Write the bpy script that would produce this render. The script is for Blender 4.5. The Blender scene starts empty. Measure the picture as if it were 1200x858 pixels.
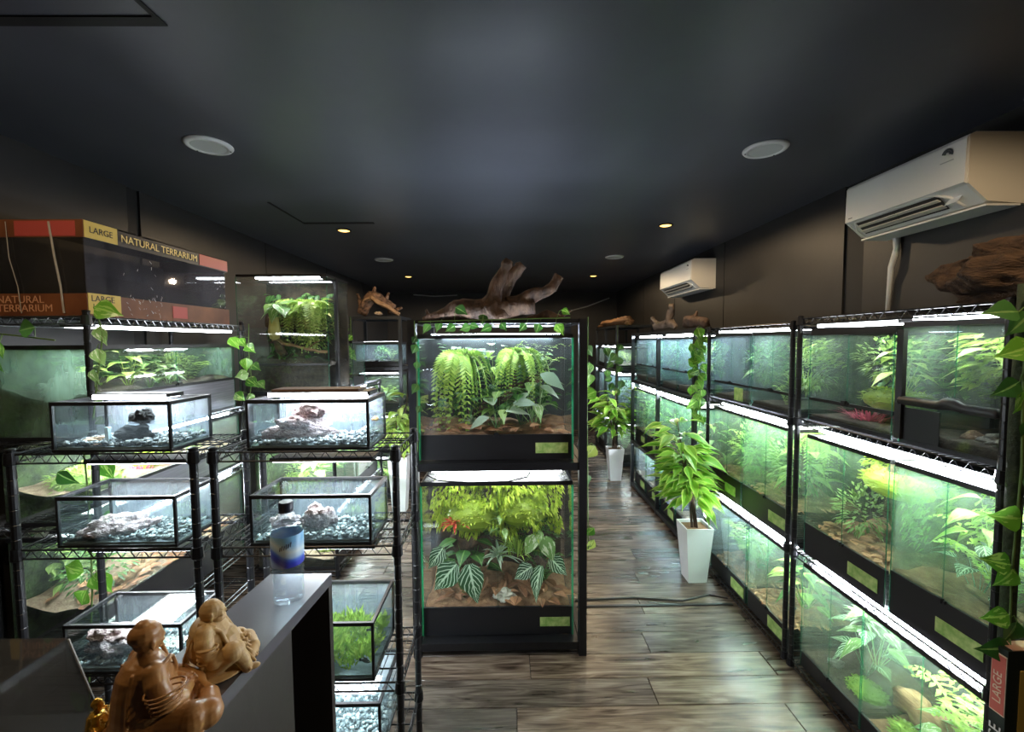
import bpy, bmesh, math, random
import numpy as np
from mathutils import Vector, Matrix, Euler, noise

SC = bpy.context.scene
COL = SC.collection
PI = math.pi
random.seed(7)

# ------------------------------------------------------------------ camera
cam_d = bpy.data.cameras.new('camera')
cam = bpy.data.objects.new('camera', cam_d)
COL.objects.link(cam)
FPX = 510.0
cam_d.sensor_width = 36.0
cam_d.lens = FPX / 1200 * 36
cam_d.clip_start = 0.02
_p, _y, _r = math.atan(28 / FPX), math.atan(6 / FPX), math.radians(.4)
Fv = Vector((math.sin(_y) * math.cos(_p), math.cos(_y) * math.cos(_p), -math.sin(_p)))
R0 = Vector((math.cos(_y), -math.sin(_y), 0))
U0 = R0.cross(Fv)
Rv = R0 * math.cos(_r) - U0 * math.sin(_r)
Uv = R0 * math.sin(_r) + U0 * math.cos(_r)
M = Matrix((Rv, Uv, -Fv)).transposed().to_4x4()
M.translation = (0, 0, 1.65)
cam.matrix_world = M
SC.camera = cam

# ------------------------------------------------------------------ world, exposure
w = bpy.data.worlds.new('world')
SC.world = w
w.use_nodes = True
w.node_tree.nodes['Background'].inputs[0].default_value = (.5, .55, .65, 1)
w.node_tree.nodes['Background'].inputs[1].default_value = .02
SC.view_settings.view_transform = 'Standard'
SC.view_settings.look = 'None'
SC.view_settings.exposure = 2.15
SC.view_settings.gamma = 1.0
SC.view_settings.use_curve_mapping = False
cy = SC.cycles
cy.max_bounces = 10
cy.diffuse_bounces = 4
cy.glossy_bounces = 4
cy.transmission_bounces = 4
cy.transparent_max_bounces = 40
cy.sample_clamp_indirect = 4.0
cy.caustics_reflective = False
cy.caustics_refractive = False
cy.use_denoising = True
LED = 7.0          # emission of the LED panels
LIP = 80.0          # their front lip, shining into the aisle
WARM = 6.5          # watts of each warm ceiling spot

# ------------------------------------------------------------------ materials
MATS = {}


def nodes_of(name):
    m = bpy.data.materials.new(name)
    m.use_nodes = True
    return m, m.node_tree.nodes, m.node_tree.links, m.node_tree.nodes['Principled BSDF']


def ramp(N, L, fac, stops):
    r = N.new('ShaderNodeValToRGB')
    e = r.color_ramp.elements
    while len(e) < len(stops):
        e.new(.5)
    for k, (p, c) in enumerate(stops):
        e[k].position = p
        e[k].color = (*c, 1)
    if fac is not None:
        L.new(fac, r.inputs[0])
    return r


def math_n(N, L, op, a, b=None):
    n = N.new('ShaderNodeMath')
    n.operation = op
    for k, v in enumerate((a, b)):
        if v is None:
            continue
        if isinstance(v, (int, float)):
            n.inputs[k].default_value = v
        else:
            L.new(v, n.inputs[k])
    return n.outputs[0]


def noise_n(N, L, scale, detail=4, coord='Object', stretch=None, rough=.5):
    tc = N.new('ShaderNodeTexCoord')
    src = tc.outputs[coord]
    if stretch:
        mp = N.new('ShaderNodeMapping')
        mp.inputs['Scale'].default_value = stretch
        L.new(src, mp.inputs[0])
        src = mp.outputs[0]
    t = N.new('ShaderNodeTexNoise')
    t.inputs['Scale'].default_value = scale
    t.inputs['Detail'].default_value = detail
    t.inputs['Roughness'].default_value = rough
    L.new(src, t.inputs['Vector'])
    return t.outputs['Fac']


def mat(name, c, rough=.5, metal=0.0, c2=None, scale=8, stretch=None, bump=0, bscale=None, emit=0, coat=0, spec=.5):
    if name in MATS:
        return MATS[name]
    m, N, L, b = nodes_of(name)
    b.inputs['Base Color'].default_value = (*c, 1)
    b.inputs['Roughness'].default_value = rough
    b.inputs['Metallic'].default_value = metal
    b.inputs['Specular IOR Level'].default_value = spec
    if coat:
        b.inputs['Coat Weight'].default_value = coat
    if c2:
        f = noise_n(N, L, scale, 5, 'Object', stretch)
        r = ramp(N, L, f, [(.3, c), (.7, c2)])
        L.new(r.outputs[0], b.inputs['Base Color'])
    if bump:
        f = noise_n(N, L, bscale or scale * 3, 6, 'Object', stretch)
        bn = N.new('ShaderNodeBump')
        bn.inputs['Strength'].default_value = bump
        bn.inputs['Distance'].default_value = .01
        L.new(f, bn.inputs['Height'])
        L.new(bn.outputs[0], b.inputs['Normal'])
    if emit:
        b.inputs['Emission Color'].default_value = (*c, 1)
        b.inputs['Emission Strength'].default_value = emit
    MATS[name] = m
    return m


def glass(name, tint=(.93, .97, .95), fog=0.0, fogcol=(.75, .9, .8), refl=1.0):
    if name in MATS:
        return MATS[name]
    m, N, L, b = nodes_of(name)
    N.remove(b)
    out = N['Material Output']
    tr = N.new('ShaderNodeBsdfTransparent')
    tr.inputs[0].default_value = (*tint, 1)
    gl = N.new('ShaderNodeBsdfGlossy')
    gl.inputs['Roughness'].default_value = .03
    gl.inputs[0].default_value = (refl, refl, refl, 1)
    fr = N.new('ShaderNodeFresnel')
    ge = N.new('ShaderNodeNewGeometry')   # same mild reflection on the way in and on the way out of a pane
    L.new(math_n(N, L, 'ADD', math_n(N, L, 'MULTIPLY', ge.outputs['Backfacing'], 1 / 1.42 - 1.42), 1.42), fr.inputs[0])
    last = tr.outputs[0]
    if fog:
        di = N.new('ShaderNodeBsdfDiffuse')
        di.inputs[0].default_value = (*fogcol, 1)
        tl = N.new('ShaderNodeBsdfTranslucent')
        tl.inputs[0].default_value = (*fogcol, 1)
        ad = N.new('ShaderNodeMixShader')
        ad.inputs[0].default_value = .6
        L.new(di.outputs[0], ad.inputs[1])
        L.new(tl.outputs[0], ad.inputs[2])
        f = noise_n(N, L, 5, 3, 'Object', (1, 1, .5))
        f2 = noise_n(N, L, 45, 2, 'Object', (1.3, 1.3, .2))
        f = math_n(N, L, 'ADD', f, math_n(N, L, 'MULTIPLY', math_n(N, L, 'SUBTRACT', f2, .5), .25))
        r = ramp(N, L, f, [(.35, (fog * .45,) * 3), (.7, (fog * 1.6,) * 3)])
        mx = N.new('ShaderNodeMixShader')
        L.new(r.outputs[0], mx.inputs[0])
        L.new(last, mx.inputs[1])
        L.new(ad.outputs[0], mx.inputs[2])
        last = mx.outputs[0]
    mix = N.new('ShaderNodeMixShader')
    L.new(fr.outputs[0], mix.inputs[0])
    L.new(last, mix.inputs[1])
    L.new(gl.outputs[0], mix.inputs[2])
    L.new(mix.outputs[0], out.inputs[0])
    MATS[name] = m
    return m


def leafmat(name, c1, c2, rib=None, vari=None, veins=None, rough=.4, trans=.3, edge=None):
    """leaf: colour differs per leaf, with a midrib, blotches of a second colour, or side veins"""
    if name in MATS:
        return MATS[name]
    m, N, L, b = nodes_of(name)
    g = N.new('ShaderNodeNewGeometry')
    oi = N.new('ShaderNodeObjectInfo')
    f = math_n(N, L, 'FRACT', math_n(N, L, 'ADD', g.outputs['Random Per Island'], oi.outputs['Random']))
    col = ramp(N, L, f, [(0, c1), (1, c2)]).outputs[0]
    uv = N.new('ShaderNodeUVMap')
    sx = N.new('ShaderNodeSeparateXYZ')
    L.new(uv.outputs[0], sx.inputs[0])
    off = math_n(N, L, 'ABSOLUTE', math_n(N, L, 'SUBTRACT', sx.outputs[0], .5))

    def over(col, fac, c):
        mx = N.new('ShaderNodeMixRGB')
        L.new(fac, mx.inputs[0])
        L.new(col, mx.inputs[1])
        mx.inputs[2].default_value = (*c, 1)
        return mx.outputs[0]
    if vari:
        n = noise_n(N, L, 3.2, 3, 'UV', (2.4, 1, 1))
        n.node.noise_dimensions = '4D'
        L.new(math_n(N, L, 'MULTIPLY', f, 9), n.node.inputs['W'])
        col = over(col, math_n(N, L, 'GREATER_THAN', n, .57), vari)
    if edge:
        col = over(col, math_n(N, L, 'GREATER_THAN', off, .36), edge)
    if veins:
        q = math_n(N, L, 'SUBTRACT', sx.outputs[1], math_n(N, L, 'MULTIPLY', off, .9))
        q = math_n(N, L, 'FRACT', math_n(N, L, 'MULTIPLY', q, 6))
        col = over(col, math_n(N, L, 'LESS_THAN', q, .24), veins)
        col = over(col, math_n(N, L, 'LESS_THAN', off, .045), veins)
    if rib:
        col = over(col, math_n(N, L, 'LESS_THAN', off, .05), rib)
    L.new(col, b.inputs['Base Color'])
    b.inputs['Roughness'].default_value = rough
    tl = N.new('ShaderNodeBsdfTranslucent')
    L.new(col, tl.inputs[0])
    mx = N.new('ShaderNodeMixShader')
    mx.inputs[0].default_value = trans
    L.new(b.outputs[0], mx.inputs[1])
    L.new(tl.outputs[0], mx.inputs[2])
    L.new(mx.outputs[0], N['Material Output'].inputs[0])
    MATS[name] = m
    return m


BLACK = mat('black_plastic', (.012, .012, .014), .4)
BLACKM = mat('black_steel', (.014, .014, .016), .35, .3)
GREYM = mat('grey_steel', (.05, .055, .06), .35, .6)
WIRE = mat('chrome_wire', (.10, .105, .11), .3, .9)
WIREB = mat('black_wire', (.02, .02, .023), .35, .6)
GL = glass('clear_glass')
GLG = glass('green_glass_edge', (.35, .8, .62), .12, (.4, .75, .62))
GLS = glass('stand_glass_edge', (.2, .75, .5), .35, (.25, .75, .5))
FOG1 = glass('lightly_fogged_glass', (.92, .96, .94), .025)
FOG2 = glass('fogged_glass', (.9, .95, .93), .04)
FOG3 = glass('heavily_fogged_glass', (.86, .95, .9), .085, (.66, .86, .74))
FOGB = glass('blue_fogged_glass', (.86, .93, .95), .07, (.7, .85, .92))
WATER = glass('water', (.91, .95, .97), .03, (.75, .82, .92))
LID = glass('screen_lid', (.9, .9, .9), .3, (.85, .87, .88), .5)
LIPM = mat('led_front_lip', (.86, .92, 1.0), .4, emit=LIP)
DIFF = mat('led_diffuser', (.93, .97, 1.0), .4, emit=LED)
LIPS = mat('led_soft_lip', (.9, .95, 1.0), .4, emit=8)
DIFFS = mat('led_diffuser_soft', (.93, .97, 1.0), .4, emit=3.4)
TUBEM = mat('added_tube', (.74, .85, 1.0), .4, emit=20)
DIFFA = mat('led_diffuser_aquarium', (.86, .93, 1.0), .4, emit=LED * 2.2)
DIFFC = mat('led_diffuser_cool', (.86, .93, 1.0), .4, emit=LED)
DIFFW = mat('led_diffuser_green', (.88, 1.0, .86), .4, emit=LED)
WHITEP = mat('white_plastic', (.78, .79, .78), .35)
SOIL = mat('dark_soil', (.02, .015, .012), .9, c2=(.07, .05, .035), scale=40, bump=.6)
SOILB = mat('brown_soil', (.16, .08, .04), .9, c2=(.33, .19, .10), scale=30, bump=.6)
SAND = mat('pale_sand', (.33, .25, .17), .9, c2=(.18, .12, .08), scale=50, bump=.4)
CORK = mat('cork_back', (.018, .014, .011), .95, c2=(.09, .065, .045), scale=14, bump=1, bscale=22)
MOSSB = mat('moss_back', (.012, .02, .01), .95, c2=(.05, .085, .025), scale=22, bump=1, bscale=40)
DARKB = mat('dark_back', (.01, .012, .013), .5, c2=(.04, .05, .05), scale=6)
BARK = mat('bark', (.035, .022, .014), .9, c2=(.16, .10, .06), scale=9, stretch=(3, 3, 1), bump=.9, bscale=20)
BARKD = mat('dark_driftwood', (.022, .013, .009), .85, c2=(.12, .068, .04), scale=9, stretch=(3, 3, 1), bump=.9, bscale=25)
BARKL = mat('pale_driftwood', (.22, .12, .06), .85, c2=(.45, .28, .15), scale=10, stretch=(1, 6, 6), bump=.6)
LAVA = mat('pink_coral_rock', (.26, .15, .17), .9, c2=(.85, .68, .70), scale=7, bump=1, bscale=16)
ROCKD = mat('black_rock', (.008, .008, .009), .85, c2=(.035, .035, .04), scale=30, bump=.8)
ROCKG = mat('grey_rock', (.12, .12, .11), .9, c2=(.3, .29, .27), scale=20, bump=.8)
CARD = mat('green_label_card', (.16, .36, .06), .5, c2=(.55, .66, .25), scale=34)

G_FERN = leafmat('fern_green', (.17, .33, .035), (.42, .58, .10))
G_LIME = leafmat('lime_leaf', (.25, .42, .05), (.54, .66, .16), rib=(.56, .65, .24), vari=(.14, .27, .04))
G_POTT = leafmat('variegated_lance_leaf', (.13, .38, .03), (.30, .56, .07), edge=(.52, .70, .15), rough=.3)
G_POTH = leafmat('pothos_leaf', (.05, .20, .02), (.16, .42, .04), rib=(.35, .6, .12), vari=(.36, .58, .14), rough=.28)
G_DARK = leafmat('deep_green_leaf', (.025, .10, .018), (.09, .24, .05), rib=(.2, .35, .1))
G_MID = leafmat('mid_green_leaf', (.10, .21, .035), (.28, .41, .10), rib=(.36, .5, .16))
G_MOSS = leafmat('moss_leaf', (.26, .40, .03), (.58, .66, .09), trans=.4)
G_PINK = leafmat('pink_leaf', (.55, .06, .14), (.75, .2, .3))
G_RED = leafmat('red_leaf', (.55, .04, .03), (.7, .16, .08))
G_VEIN = leafmat('white_veined_leaf', (.015, .07, .02), (.03, .12, .035), veins=(.55, .72, .5), rough=.35)
G_PALE = leafmat('pale_grey_leaf', (.28, .40, .28), (.5, .6, .45))
G_SPOT = leafmat('spotted_leaf', (.15, .30, .08), (.3, .5, .15), vari=(.68, .75, .5))
G_DRY = leafmat('dry_leaf', (.22, .09, .04), (.5, .26, .13), rib=(.16, .07, .03), trans=.1, rough=.7)
STEM = mat('green_stem', (.10, .18, .04), .6)

# ------------------------------------------------------------------ mesh helpers


class MB:
    def __init__(s):
        s.v, s.f, s.uv = [], [], []

    def quad(s, a, b, c, d):
        n = len(s.v)
        s.v += [a, b, c, d]
        s.f.append((n, n + 1, n + 2, n + 3))

    def box(s, c, size, rot=None):
        n = len(s.v)
        hx, hy, hz = (q / 2 for q in size)
        for p in ((-hx, -hy, -hz), (hx, -hy, -hz), (hx, hy, -hz), (-hx, hy, -hz), (-hx, -hy, hz), (hx, -hy, hz), (hx, hy, hz), (-hx, hy, hz)):
            p = Vector(p)
            if rot is not None:
                p = rot @ p
            s.v.append(tuple(p + Vector(c)))
        for f in ((3, 2, 1, 0), (4, 5, 6, 7), (0, 1, 5, 4), (1, 2, 6, 5), (2, 3, 7, 6), (3, 0, 4, 7)):
            s.f.append(tuple(n + k for k in f))
        return s

    def tube(s, pts, rad, n=8, cap=True, jit=0, seed=0, ridge=0):
        pts = [Vector(p) for p in pts]
        if not isinstance(rad, (list, tuple)):
            rad = [rad] * len(pts)
        base = len(s.v)
        ref = None
        for i, p in enumerate(pts):
            t = (pts[min(i + 1, len(pts) - 1)] - pts[max(i - 1, 0)])
            t = t.normalized() if t.length > 1e-9 else Vector((0, 0, 1))
            if ref is None:
                ref = t.orthogonal().normalized()
            a = (ref - t * ref.dot(t))
            a = a.normalized() if a.length > 1e-6 else t.orthogonal().normalized()
            ref = a
            b = t.cross(a)
            for k in range(n):
                th = 2 * PI * k / n
                r = rad[i]
                if jit:
                    q = p * (3 / max(rad)) * .12
                    r *= 1 + jit * noise.noise(Vector((math.cos(th) * 1.3 + seed, math.sin(th) * 1.3, i * .35))) + ridge * math.sin(th * 4 + i * .25 + seed)
                s.v.append(tuple(p + (a * math.cos(th) + b * math.sin(th)) * r))
        for i in range(len(pts) - 1):
            for k in range(n):
                a0 = base + i * n + k
                a1 = base + i * n + (k + 1) % n
                s.f.append((a0, a1, a1 + n, a0 + n))
        if cap:
            s.f.append(tuple(base + k for k in reversed(range(n))))
            e = base + (len(pts) - 1) * n
            s.f.append(tuple(e + k for k in range(n)))
        return s

    def lathe(s, prof, n=20, c=(0, 0, 0), cap=True):
        base = len(s.v)
        for r, z in prof:
            for k in range(n):
                th = 2 * PI * k / n
                s.v.append((c[0] + r * math.cos(th), c[1] + r * math.sin(th), c[2] + z))
        for i in range(len(prof) - 1):
            for k in range(n):
                a0 = base + i * n + k
                a1 = base + i * n + (k + 1) % n
                s.f.append((a0, a1, a1 + n, a0 + n))
        if cap:
            s.f.append(tuple(base + k for k in reversed(range(n))))
            e = base + (len(prof) - 1) * n
            s.f.append(tuple(e + k for k in range(n)))
        return s

    def ell(s, c, r, rot=None, nu=14, nv=9):
        """ellipsoid"""
        base = len(s.v)
        R = Euler(rot).to_matrix() if rot else None
        c = Vector(c)
        for i in range(1, nv):
            ph = PI * i / nv
            for k in range(nu):
                th = 2 * PI * k / nu
                p = Vector((r[0] * math.sin(ph) * math.cos(th), r[1] * math.sin(ph) * math.sin(th), r[2] * math.cos(ph)))
                if R:
                    p = R @ p
                s.v.append(tuple(p + c))
        top, bot = Vector((0, 0, r[2])), Vector((0, 0, -r[2]))
        if R:
            top, bot = R @ top, R @ bot
        s.v += [tuple(top + c), tuple(bot + c)]
        ti = len(s.v) - 2
        for i in range(nv - 2):
            for k in range(nu):
                a0 = base + i * nu + k
                a1 = base + i * nu + (k + 1) % nu
                s.f.append((a0, a0 + nu, a1 + nu, a1))
        e = base + (nv - 2) * nu
        for k in range(nu):
            s.f.append((ti, base + k, base + (k + 1) % nu))
            s.f.append((ti + 1, e + (k + 1) % nu, e + k))
        return s

    def leaf(s, p, d, up, L, W, prof, droop=.3, fold=.2):
        p, d, up = Vector(p), Vector(d).normalized(), Vector(up)
        side = d.cross(up)
        side = side.normalized() if side.length > 1e-4 else d.orthogonal().normalized()
        nr = side.cross(d)
        base = len(s.v)
        n = len(prof)
        for i, wd in enumerate(prof):
            t = i / (n - 1)
            c = p + d * (L * t) + Vector((0, 0, -droop * L * t * t))
            h = W * wd / 2
            s.v += [tuple(c - side * h + nr * (h * fold)), tuple(c), tuple(c + side * h + nr * (h * fold))]
        for i in range(n - 1):
            a = base + 3 * i
            v0, v1 = i / (n - 1), (i + 1) / (n - 1)
            s.f += [(a, a + 1, a + 4, a + 3), (a + 1, a + 2, a + 5, a + 4)]
            s.uv += [(0, v0), (.5, v0), (.5, v1), (0, v1), (.5, v0), (1, v0), (1, v1), (.5, v1)]
        return s

    def mesh(s, name, m=None, smooth=False):
        me = bpy.data.meshes.new(name)
        me.from_pydata(s.v, [], s.f)
        if s.uv and len(s.uv) == len(me.loops):
            u = me.uv_layers.new(name='UVMap')
            u.data.foreach_set('uv', np.array(s.uv, dtype=np.float32).ravel())
        if m:
            me.materials.append(m)
        if smooth:
            me.polygons.foreach_set('use_smooth', [True] * len(me.polygons))
        me.update()
        return me

    def build(s, name, m, parent=None, loc=(0, 0, 0), rot=(0, 0, 0), smooth=False, kind=None):
        return link(name, s.mesh(name, m, smooth), parent, loc, rot, kind=kind)


HEART = [.0, .72, 1.0, .86, .55, .2, 0]
SHIELD = [.35, .8, 1.0, .9, .62, .28, 0]
LANCE = [.12, .7, 1.0, .8, .4, 0]
STRAP = [.7, 1.0, .9, .6, .05]
TINY = [.1, 1, 0]


def link(name, me, parent=None, loc=(0, 0, 0), rot=(0, 0, 0), scale=None, kind=None):
    o = bpy.data.objects.new(name, me)
    COL.objects.link(o)
    o.location = loc
    o.rotation_euler = rot
    if scale is not None:
        o.scale = scale if isinstance(scale, (tuple, list, Vector)) else (scale,) * 3
    if parent:
        o.parent = parent
    if kind:
        o['kind'] = kind
    return o


def thing(name, label, cat, loc=(0, 0, 0), rotz=0, group=None):
    o = link(name, None, None, loc, (0, 0, rotz))
    return tag(o, label, cat, group)


def tag(o, label, cat, group=None):
    o['label'] = label
    o['category'] = cat
    if group:
        o['group'] = group
    return o


BOXES = {}


def bx(name, size, loc, m, parent=None, rot=(0, 0, 0), kind=None):
    k = (tuple(round(q, 4) for q in size), m.name)
    if k not in BOXES:
        BOXES[k] = MB().box((0, 0, 0), size).mesh(name, m)
    return link(name, BOXES[k], parent, loc, rot, kind=kind)


def copy_tree(o, parent=None):
    c = o.copy()
    COL.objects.link(c)
    c.parent = parent
    for ch in o.children:
        copy_tree(ch, c)
    return c


def text(s, size, m, parent, loc, rot, name='lettering', ext=.0004, align='LEFT'):
    cu = bpy.data.curves.new(name, 'FONT')
    cu.body = s
    cu.size = size
    cu.extrude = ext
    cu.align_x = align
    cu.materials.append(m)
    o = bpy.data.objects.new(name, cu)
    COL.objects.link(o)
    me = bpy.data.meshes.new_from_object(o.evaluated_get(bpy.context.evaluated_depsgraph_get()))
    bpy.data.objects.remove(o)
    return link(name, me, parent, loc, rot)


def rockmesh(key, m, seed, amp=.35, fr=2.0, sub=4, squash=(1, 1, .7), ridged=False):
    bm = bmesh.new()
    bmesh.ops.create_icosphere(bm, subdivisions=sub, radius=1)
    for v in bm.verts:
        p = v.co.copy()
        q = p * fr + Vector((seed * 3.1, seed * 1.7, seed))
        d = noise.turbulence(q, 4, ridged) * amp + noise.noise(p * 1.1 + Vector((seed,) * 3)) * amp * .8
        v.co = p * (1 + d - amp * .3)
        v.co = Vector((v.co.x * squash[0], v.co.y * squash[1], v.co.z * squash[2]))
    me = bpy.data.meshes.new(key)
    bm.to_mesh(me)
    bm.free()
    me.materials.append(m)
    me.polygons.foreach_set('use_smooth', [True] * len(me.polygons))
    return me


# ------------------------------------------------------------------ setting
def struct(name, me_or_mb, m=None, loc=(0, 0, 0), rot=(0, 0, 0)):
    return me_or_mb.build(name, m, None, loc, rot, kind='structure')


XL, XR, YB, YN, ZC = -2.20, 2.05, 8.1, -1.6, 2.57
WALLM = mat('charcoal_wall', (.017, .016, .0155), .55, c2=(.025, .0235, .022), scale=3, bump=.05, bscale=40)
CEILM = mat('charcoal_ceiling', (.068, .073, .090), .40, c2=(.084, .090, .110), scale=1.6, bump=.04, bscale=14)
SEAM = mat('black_seam', (.006, .006, .006), .7)


def plank_material():
    m, N, L, b = nodes_of('walnut_vinyl')
    oi = N.new('ShaderNodeObjectInfo')
    tc = N.new('ShaderNodeTexCoord')
    mp = N.new('ShaderNodeMapping')
    mp.inputs['Scale'].default_value = (1.1, 8, 1)
    ad = N.new('ShaderNodeVectorMath')
    ad.operation = 'ADD'
    sc = N.new('ShaderNodeVectorMath')
    sc.operation = 'SCALE'
    sc.inputs[0].default_value = (37, 11, 5)
    L.new(oi.outputs['Random'], sc.inputs['Scale'])
    L.new(tc.outputs['Object'], ad.inputs[0])
    L.new(sc.outputs[0], ad.inputs[1])
    L.new(ad.outputs[0], mp.inputs[0])
    n1 = N.new('ShaderNodeTexNoise')
    n1.inputs['Scale'].default_value = 2.2
    n1.inputs['Detail'].default_value = 8
    n1.inputs['Distortion'].default_value = 1.6
    L.new(mp.outputs[0], n1.inputs['Vector'])
    wv = N.new('ShaderNodeTexNoise')
    wv.inputs['Scale'].default_value = 14
    wv.inputs['Detail'].default_value = 5
    mp2 = N.new('ShaderNodeMapping')
    mp2.inputs['Scale'].default_value = (.35, 9, 1)
    L.new(ad.outputs[0], mp2.inputs[0])
    L.new(mp2.outputs[0], wv.inputs['Vector'])
    f = math_n(N, L, 'ADD', math_n(N, L, 'MULTIPLY', n1.outputs[0], .7), math_n(N, L, 'MULTIPLY', wv.outputs[0], .3))
    r = ramp(N, L, f, [(.36, (.034, .022, .016)), (.46, (.10, .070, .052)), (.54, (.165, .122, .094)), (.66, (.28, .22, .175))])
    hv = N.new('ShaderNodeHueSaturation')
    L.new(r.outputs[0], hv.inputs['Color'])
    L.new(math_n(N, L, 'ADD', math_n(N, L, 'MULTIPLY', oi.outputs['Random'], .62), .46), hv.inputs['Value'])
    L.new(math_n(N, L, 'ADD', math_n(N, L, 'MULTIPLY', oi.outputs['Random'], .35), .8), hv.inputs['Saturation'])
    L.new(hv.outputs[0], b.inputs['Base Color'])
    b.inputs['Roughness'].default_value = .27
    bn = N.new('ShaderNodeBump')
    bn.inputs['Strength'].default_value = .12
    bn.inputs['Distance'].default_value = .003
    L.new(wv.outputs[0], bn.inputs['Height'])
    L.new(bn.outputs[0], b.inputs['Normal'])
    MATS['plank'] = m
    return m


def setting():
    pm = plank_material()
    fl = MB().box(((XL + XR) / 2, (YB + YN) / 2, -.06), (XR - XL + .2, YB - YN + .2, .1)).build('floor', SEAM, kind='structure')
    PW, PL = .165, 1.22
    row = 0
    y = -.1
    meshes = {}
    while y < YB:
        x = XL - (row * .47 % 1) * PL
        while x < XR:
            a, b = max(x, XL), min(x + PL, XR)
            if b - a > .04:
                k = round(b - a, 2)
                if k not in meshes:
                    t = MB()
                    hx, hy = (b - a) / 2 - .0012, PW / 2 - .0012
                    t.v = [(-hx, -hy, 0), (hx, -hy, 0), (hx, hy, 0), (-hx, hy, 0),
                           (-hx + .002, -hy + .002, .0022), (hx - .002, -hy + .002, .0022), (hx - .002, hy - .002, .0022), (-hx + .002, hy - .002, .0022),
                           (-hx, -hy, -.01), (hx, -hy, -.01), (hx, hy, -.01), (-hx, hy, -.01)]
                    t.f = [(4, 5, 6, 7)] + [(i, (i + 1) % 4, 4 + (i + 1) % 4, 4 + i) for i in range(4)] + [(8 + i, 8 + (i + 1) % 4, (i + 1) % 4, i) for i in range(4)]
                    meshes[k] = t.mesh('plank', pm)
                link('plank', meshes[k], fl, ((a + b) / 2, y + PW / 2, -.002))
            x += PL
        y += PW
        row += 1
    bx('plank', (XR - XL, 1.5, .01), ((XL + XR) / 2, -.86, -.004), pm, fl)

    ce = MB().box(((XL + XR) / 2, (YB + YN) / 2, ZC + .05), (XR - XL + .2, YB - YN + .2, .1)).build('ceiling', CEILM, kind='structure')
    # two access hatches: a panel hanging a little proud, with an open gap on two sides
    for hx, hy in ((-1.28, 3.15), (-1.24, 1.05)):
        bx('hatch_gap', (.54, .036, .006), (hx, hy + .25, ZC - .0015), SEAM, ce)
        sg = -1 if hy > 2 else 1
        bx('hatch_gap', (.014, .5, .006), (hx + sg * .262, hy, ZC - .0015), SEAM, ce)
    # walls of large boards with dark seams
    for nm, x, sgn, seams in (('wall_left', XL, -1, (2.60, 4.05, 5.4, 6.7)), ('wall_right', XR, 1, (2.50, 4.1, 5.3, 6.5))):
        wl = MB().box((x + sgn * .06, (YB + YN) / 2, ZC / 2), (.1, YB - YN + .2, ZC)).build(nm, SEAM, kind='structure')
        ys = [YN] + list(seams) + [YB]
        for k in range(len(ys) - 1):
            gap = (.09 if sgn < 0 else .15) if k < 2 else .012
            a, b = ys[k] + gap * (k > 0), ys[k + 1] - .0
            bx('wall_board', (.012, b - a, ZC), (x + sgn * .004, (a + b) / 2, ZC / 2), WALLM, wl)
    wb = MB().box(((XL + XR) / 2, YB + .05, ZC / 2), (XR - XL + .3, .1, ZC)).build('wall_back', WALLM, kind='structure')
    wf = MB().box(((XL + XR) / 2, YN - .05, ZC / 2), (XR - XL + .3, .1, ZC)).build('wall_front', WALLM, kind='structure')
    for nm, x in (('baseboard_left', XL + .012), ('baseboard_right', XR - .012)):
        MB().box((x, (YB + YN) / 2, .04), (.012, YB - YN - .1, .08)).build(nm, BLACK, kind='structure')
    MB().box((.9, 2.62, .0035), (1.0, .018, .006)).build('trim_1', BLACK, kind='structure')


setting()

# ------------------------------------------------------------------ ceiling lights
RING = mat('downlight_white', (.8, .81, .8), .35)
LENS = mat('downlight_lens', (.55, .57, .56), .5)
WARMM = mat('warm_bulb', (1.0, .55, .13), .4, emit=1.1)


def downlight(x, y, label):
    t = thing('ceiling_downlight', label, 'ceiling light', (x, y, ZC), 0, 'round white unlit downlights')
    MB().lathe([(.072, -.004), (.074, -.012), (.094, -.010), (.1, -.003), (.1, 0)], 32).build('trim_ring', RING, t, smooth=True)
    MB().lathe([(.0, -.009), (.073, -.009), (.073, -.002)], 32, cap=False).build('lens', LENS, t, smooth=False)
    for a in (.6, 2.7):
        MB().lathe([(.0035, -.0135), (.0035, -.011)], 8, (.086 * math.cos(a), .086 * math.sin(a), 0)).build('screw', GREYM, t)


for x, y, lb in ((-1.37, 2.08, 'large unlit white downlight above the boxed terrarium'), (1.25, 2.13, 'large unlit white downlight beside the big air conditioner'),
                 (-1.35, 4.88, 'small-looking white downlight above the twisted driftwood on the far rack'), (1.18, 4.78, 'small-looking white downlight beside the far air conditioner')):
    downlight(x, y, lb)


def spot(x, y, label):
    t = thing('warm_spotlight', label, 'ceiling light', (x, y, ZC), 0, 'warm yellow recessed spotlights')
    MB().lathe([(.044, -.002), (.046, -.007), (.058, -.005), (.060, 0)], 24).build('trim_ring', BLACK, t, smooth=True)
    MB().lathe([(.0, -.009), (.03, -.008), (.044, -.003)], 24, cap=False).build('bulb_lens', WARMM, t)
    ld = bpy.data.lights.new('spot_light', 'SPOT')
    ld.energy = WARM
    ld.color = (1, .74, .45)
    ld.spot_size = 3.1
    ld.spot_blend = .25
    ld.shadow_soft_size = .035
    lo = bpy.data.objects.new('spot_light', ld)
    COL.objects.link(lo)
    lo.parent = t
    lo.location = (0, 0, -.05)


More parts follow.
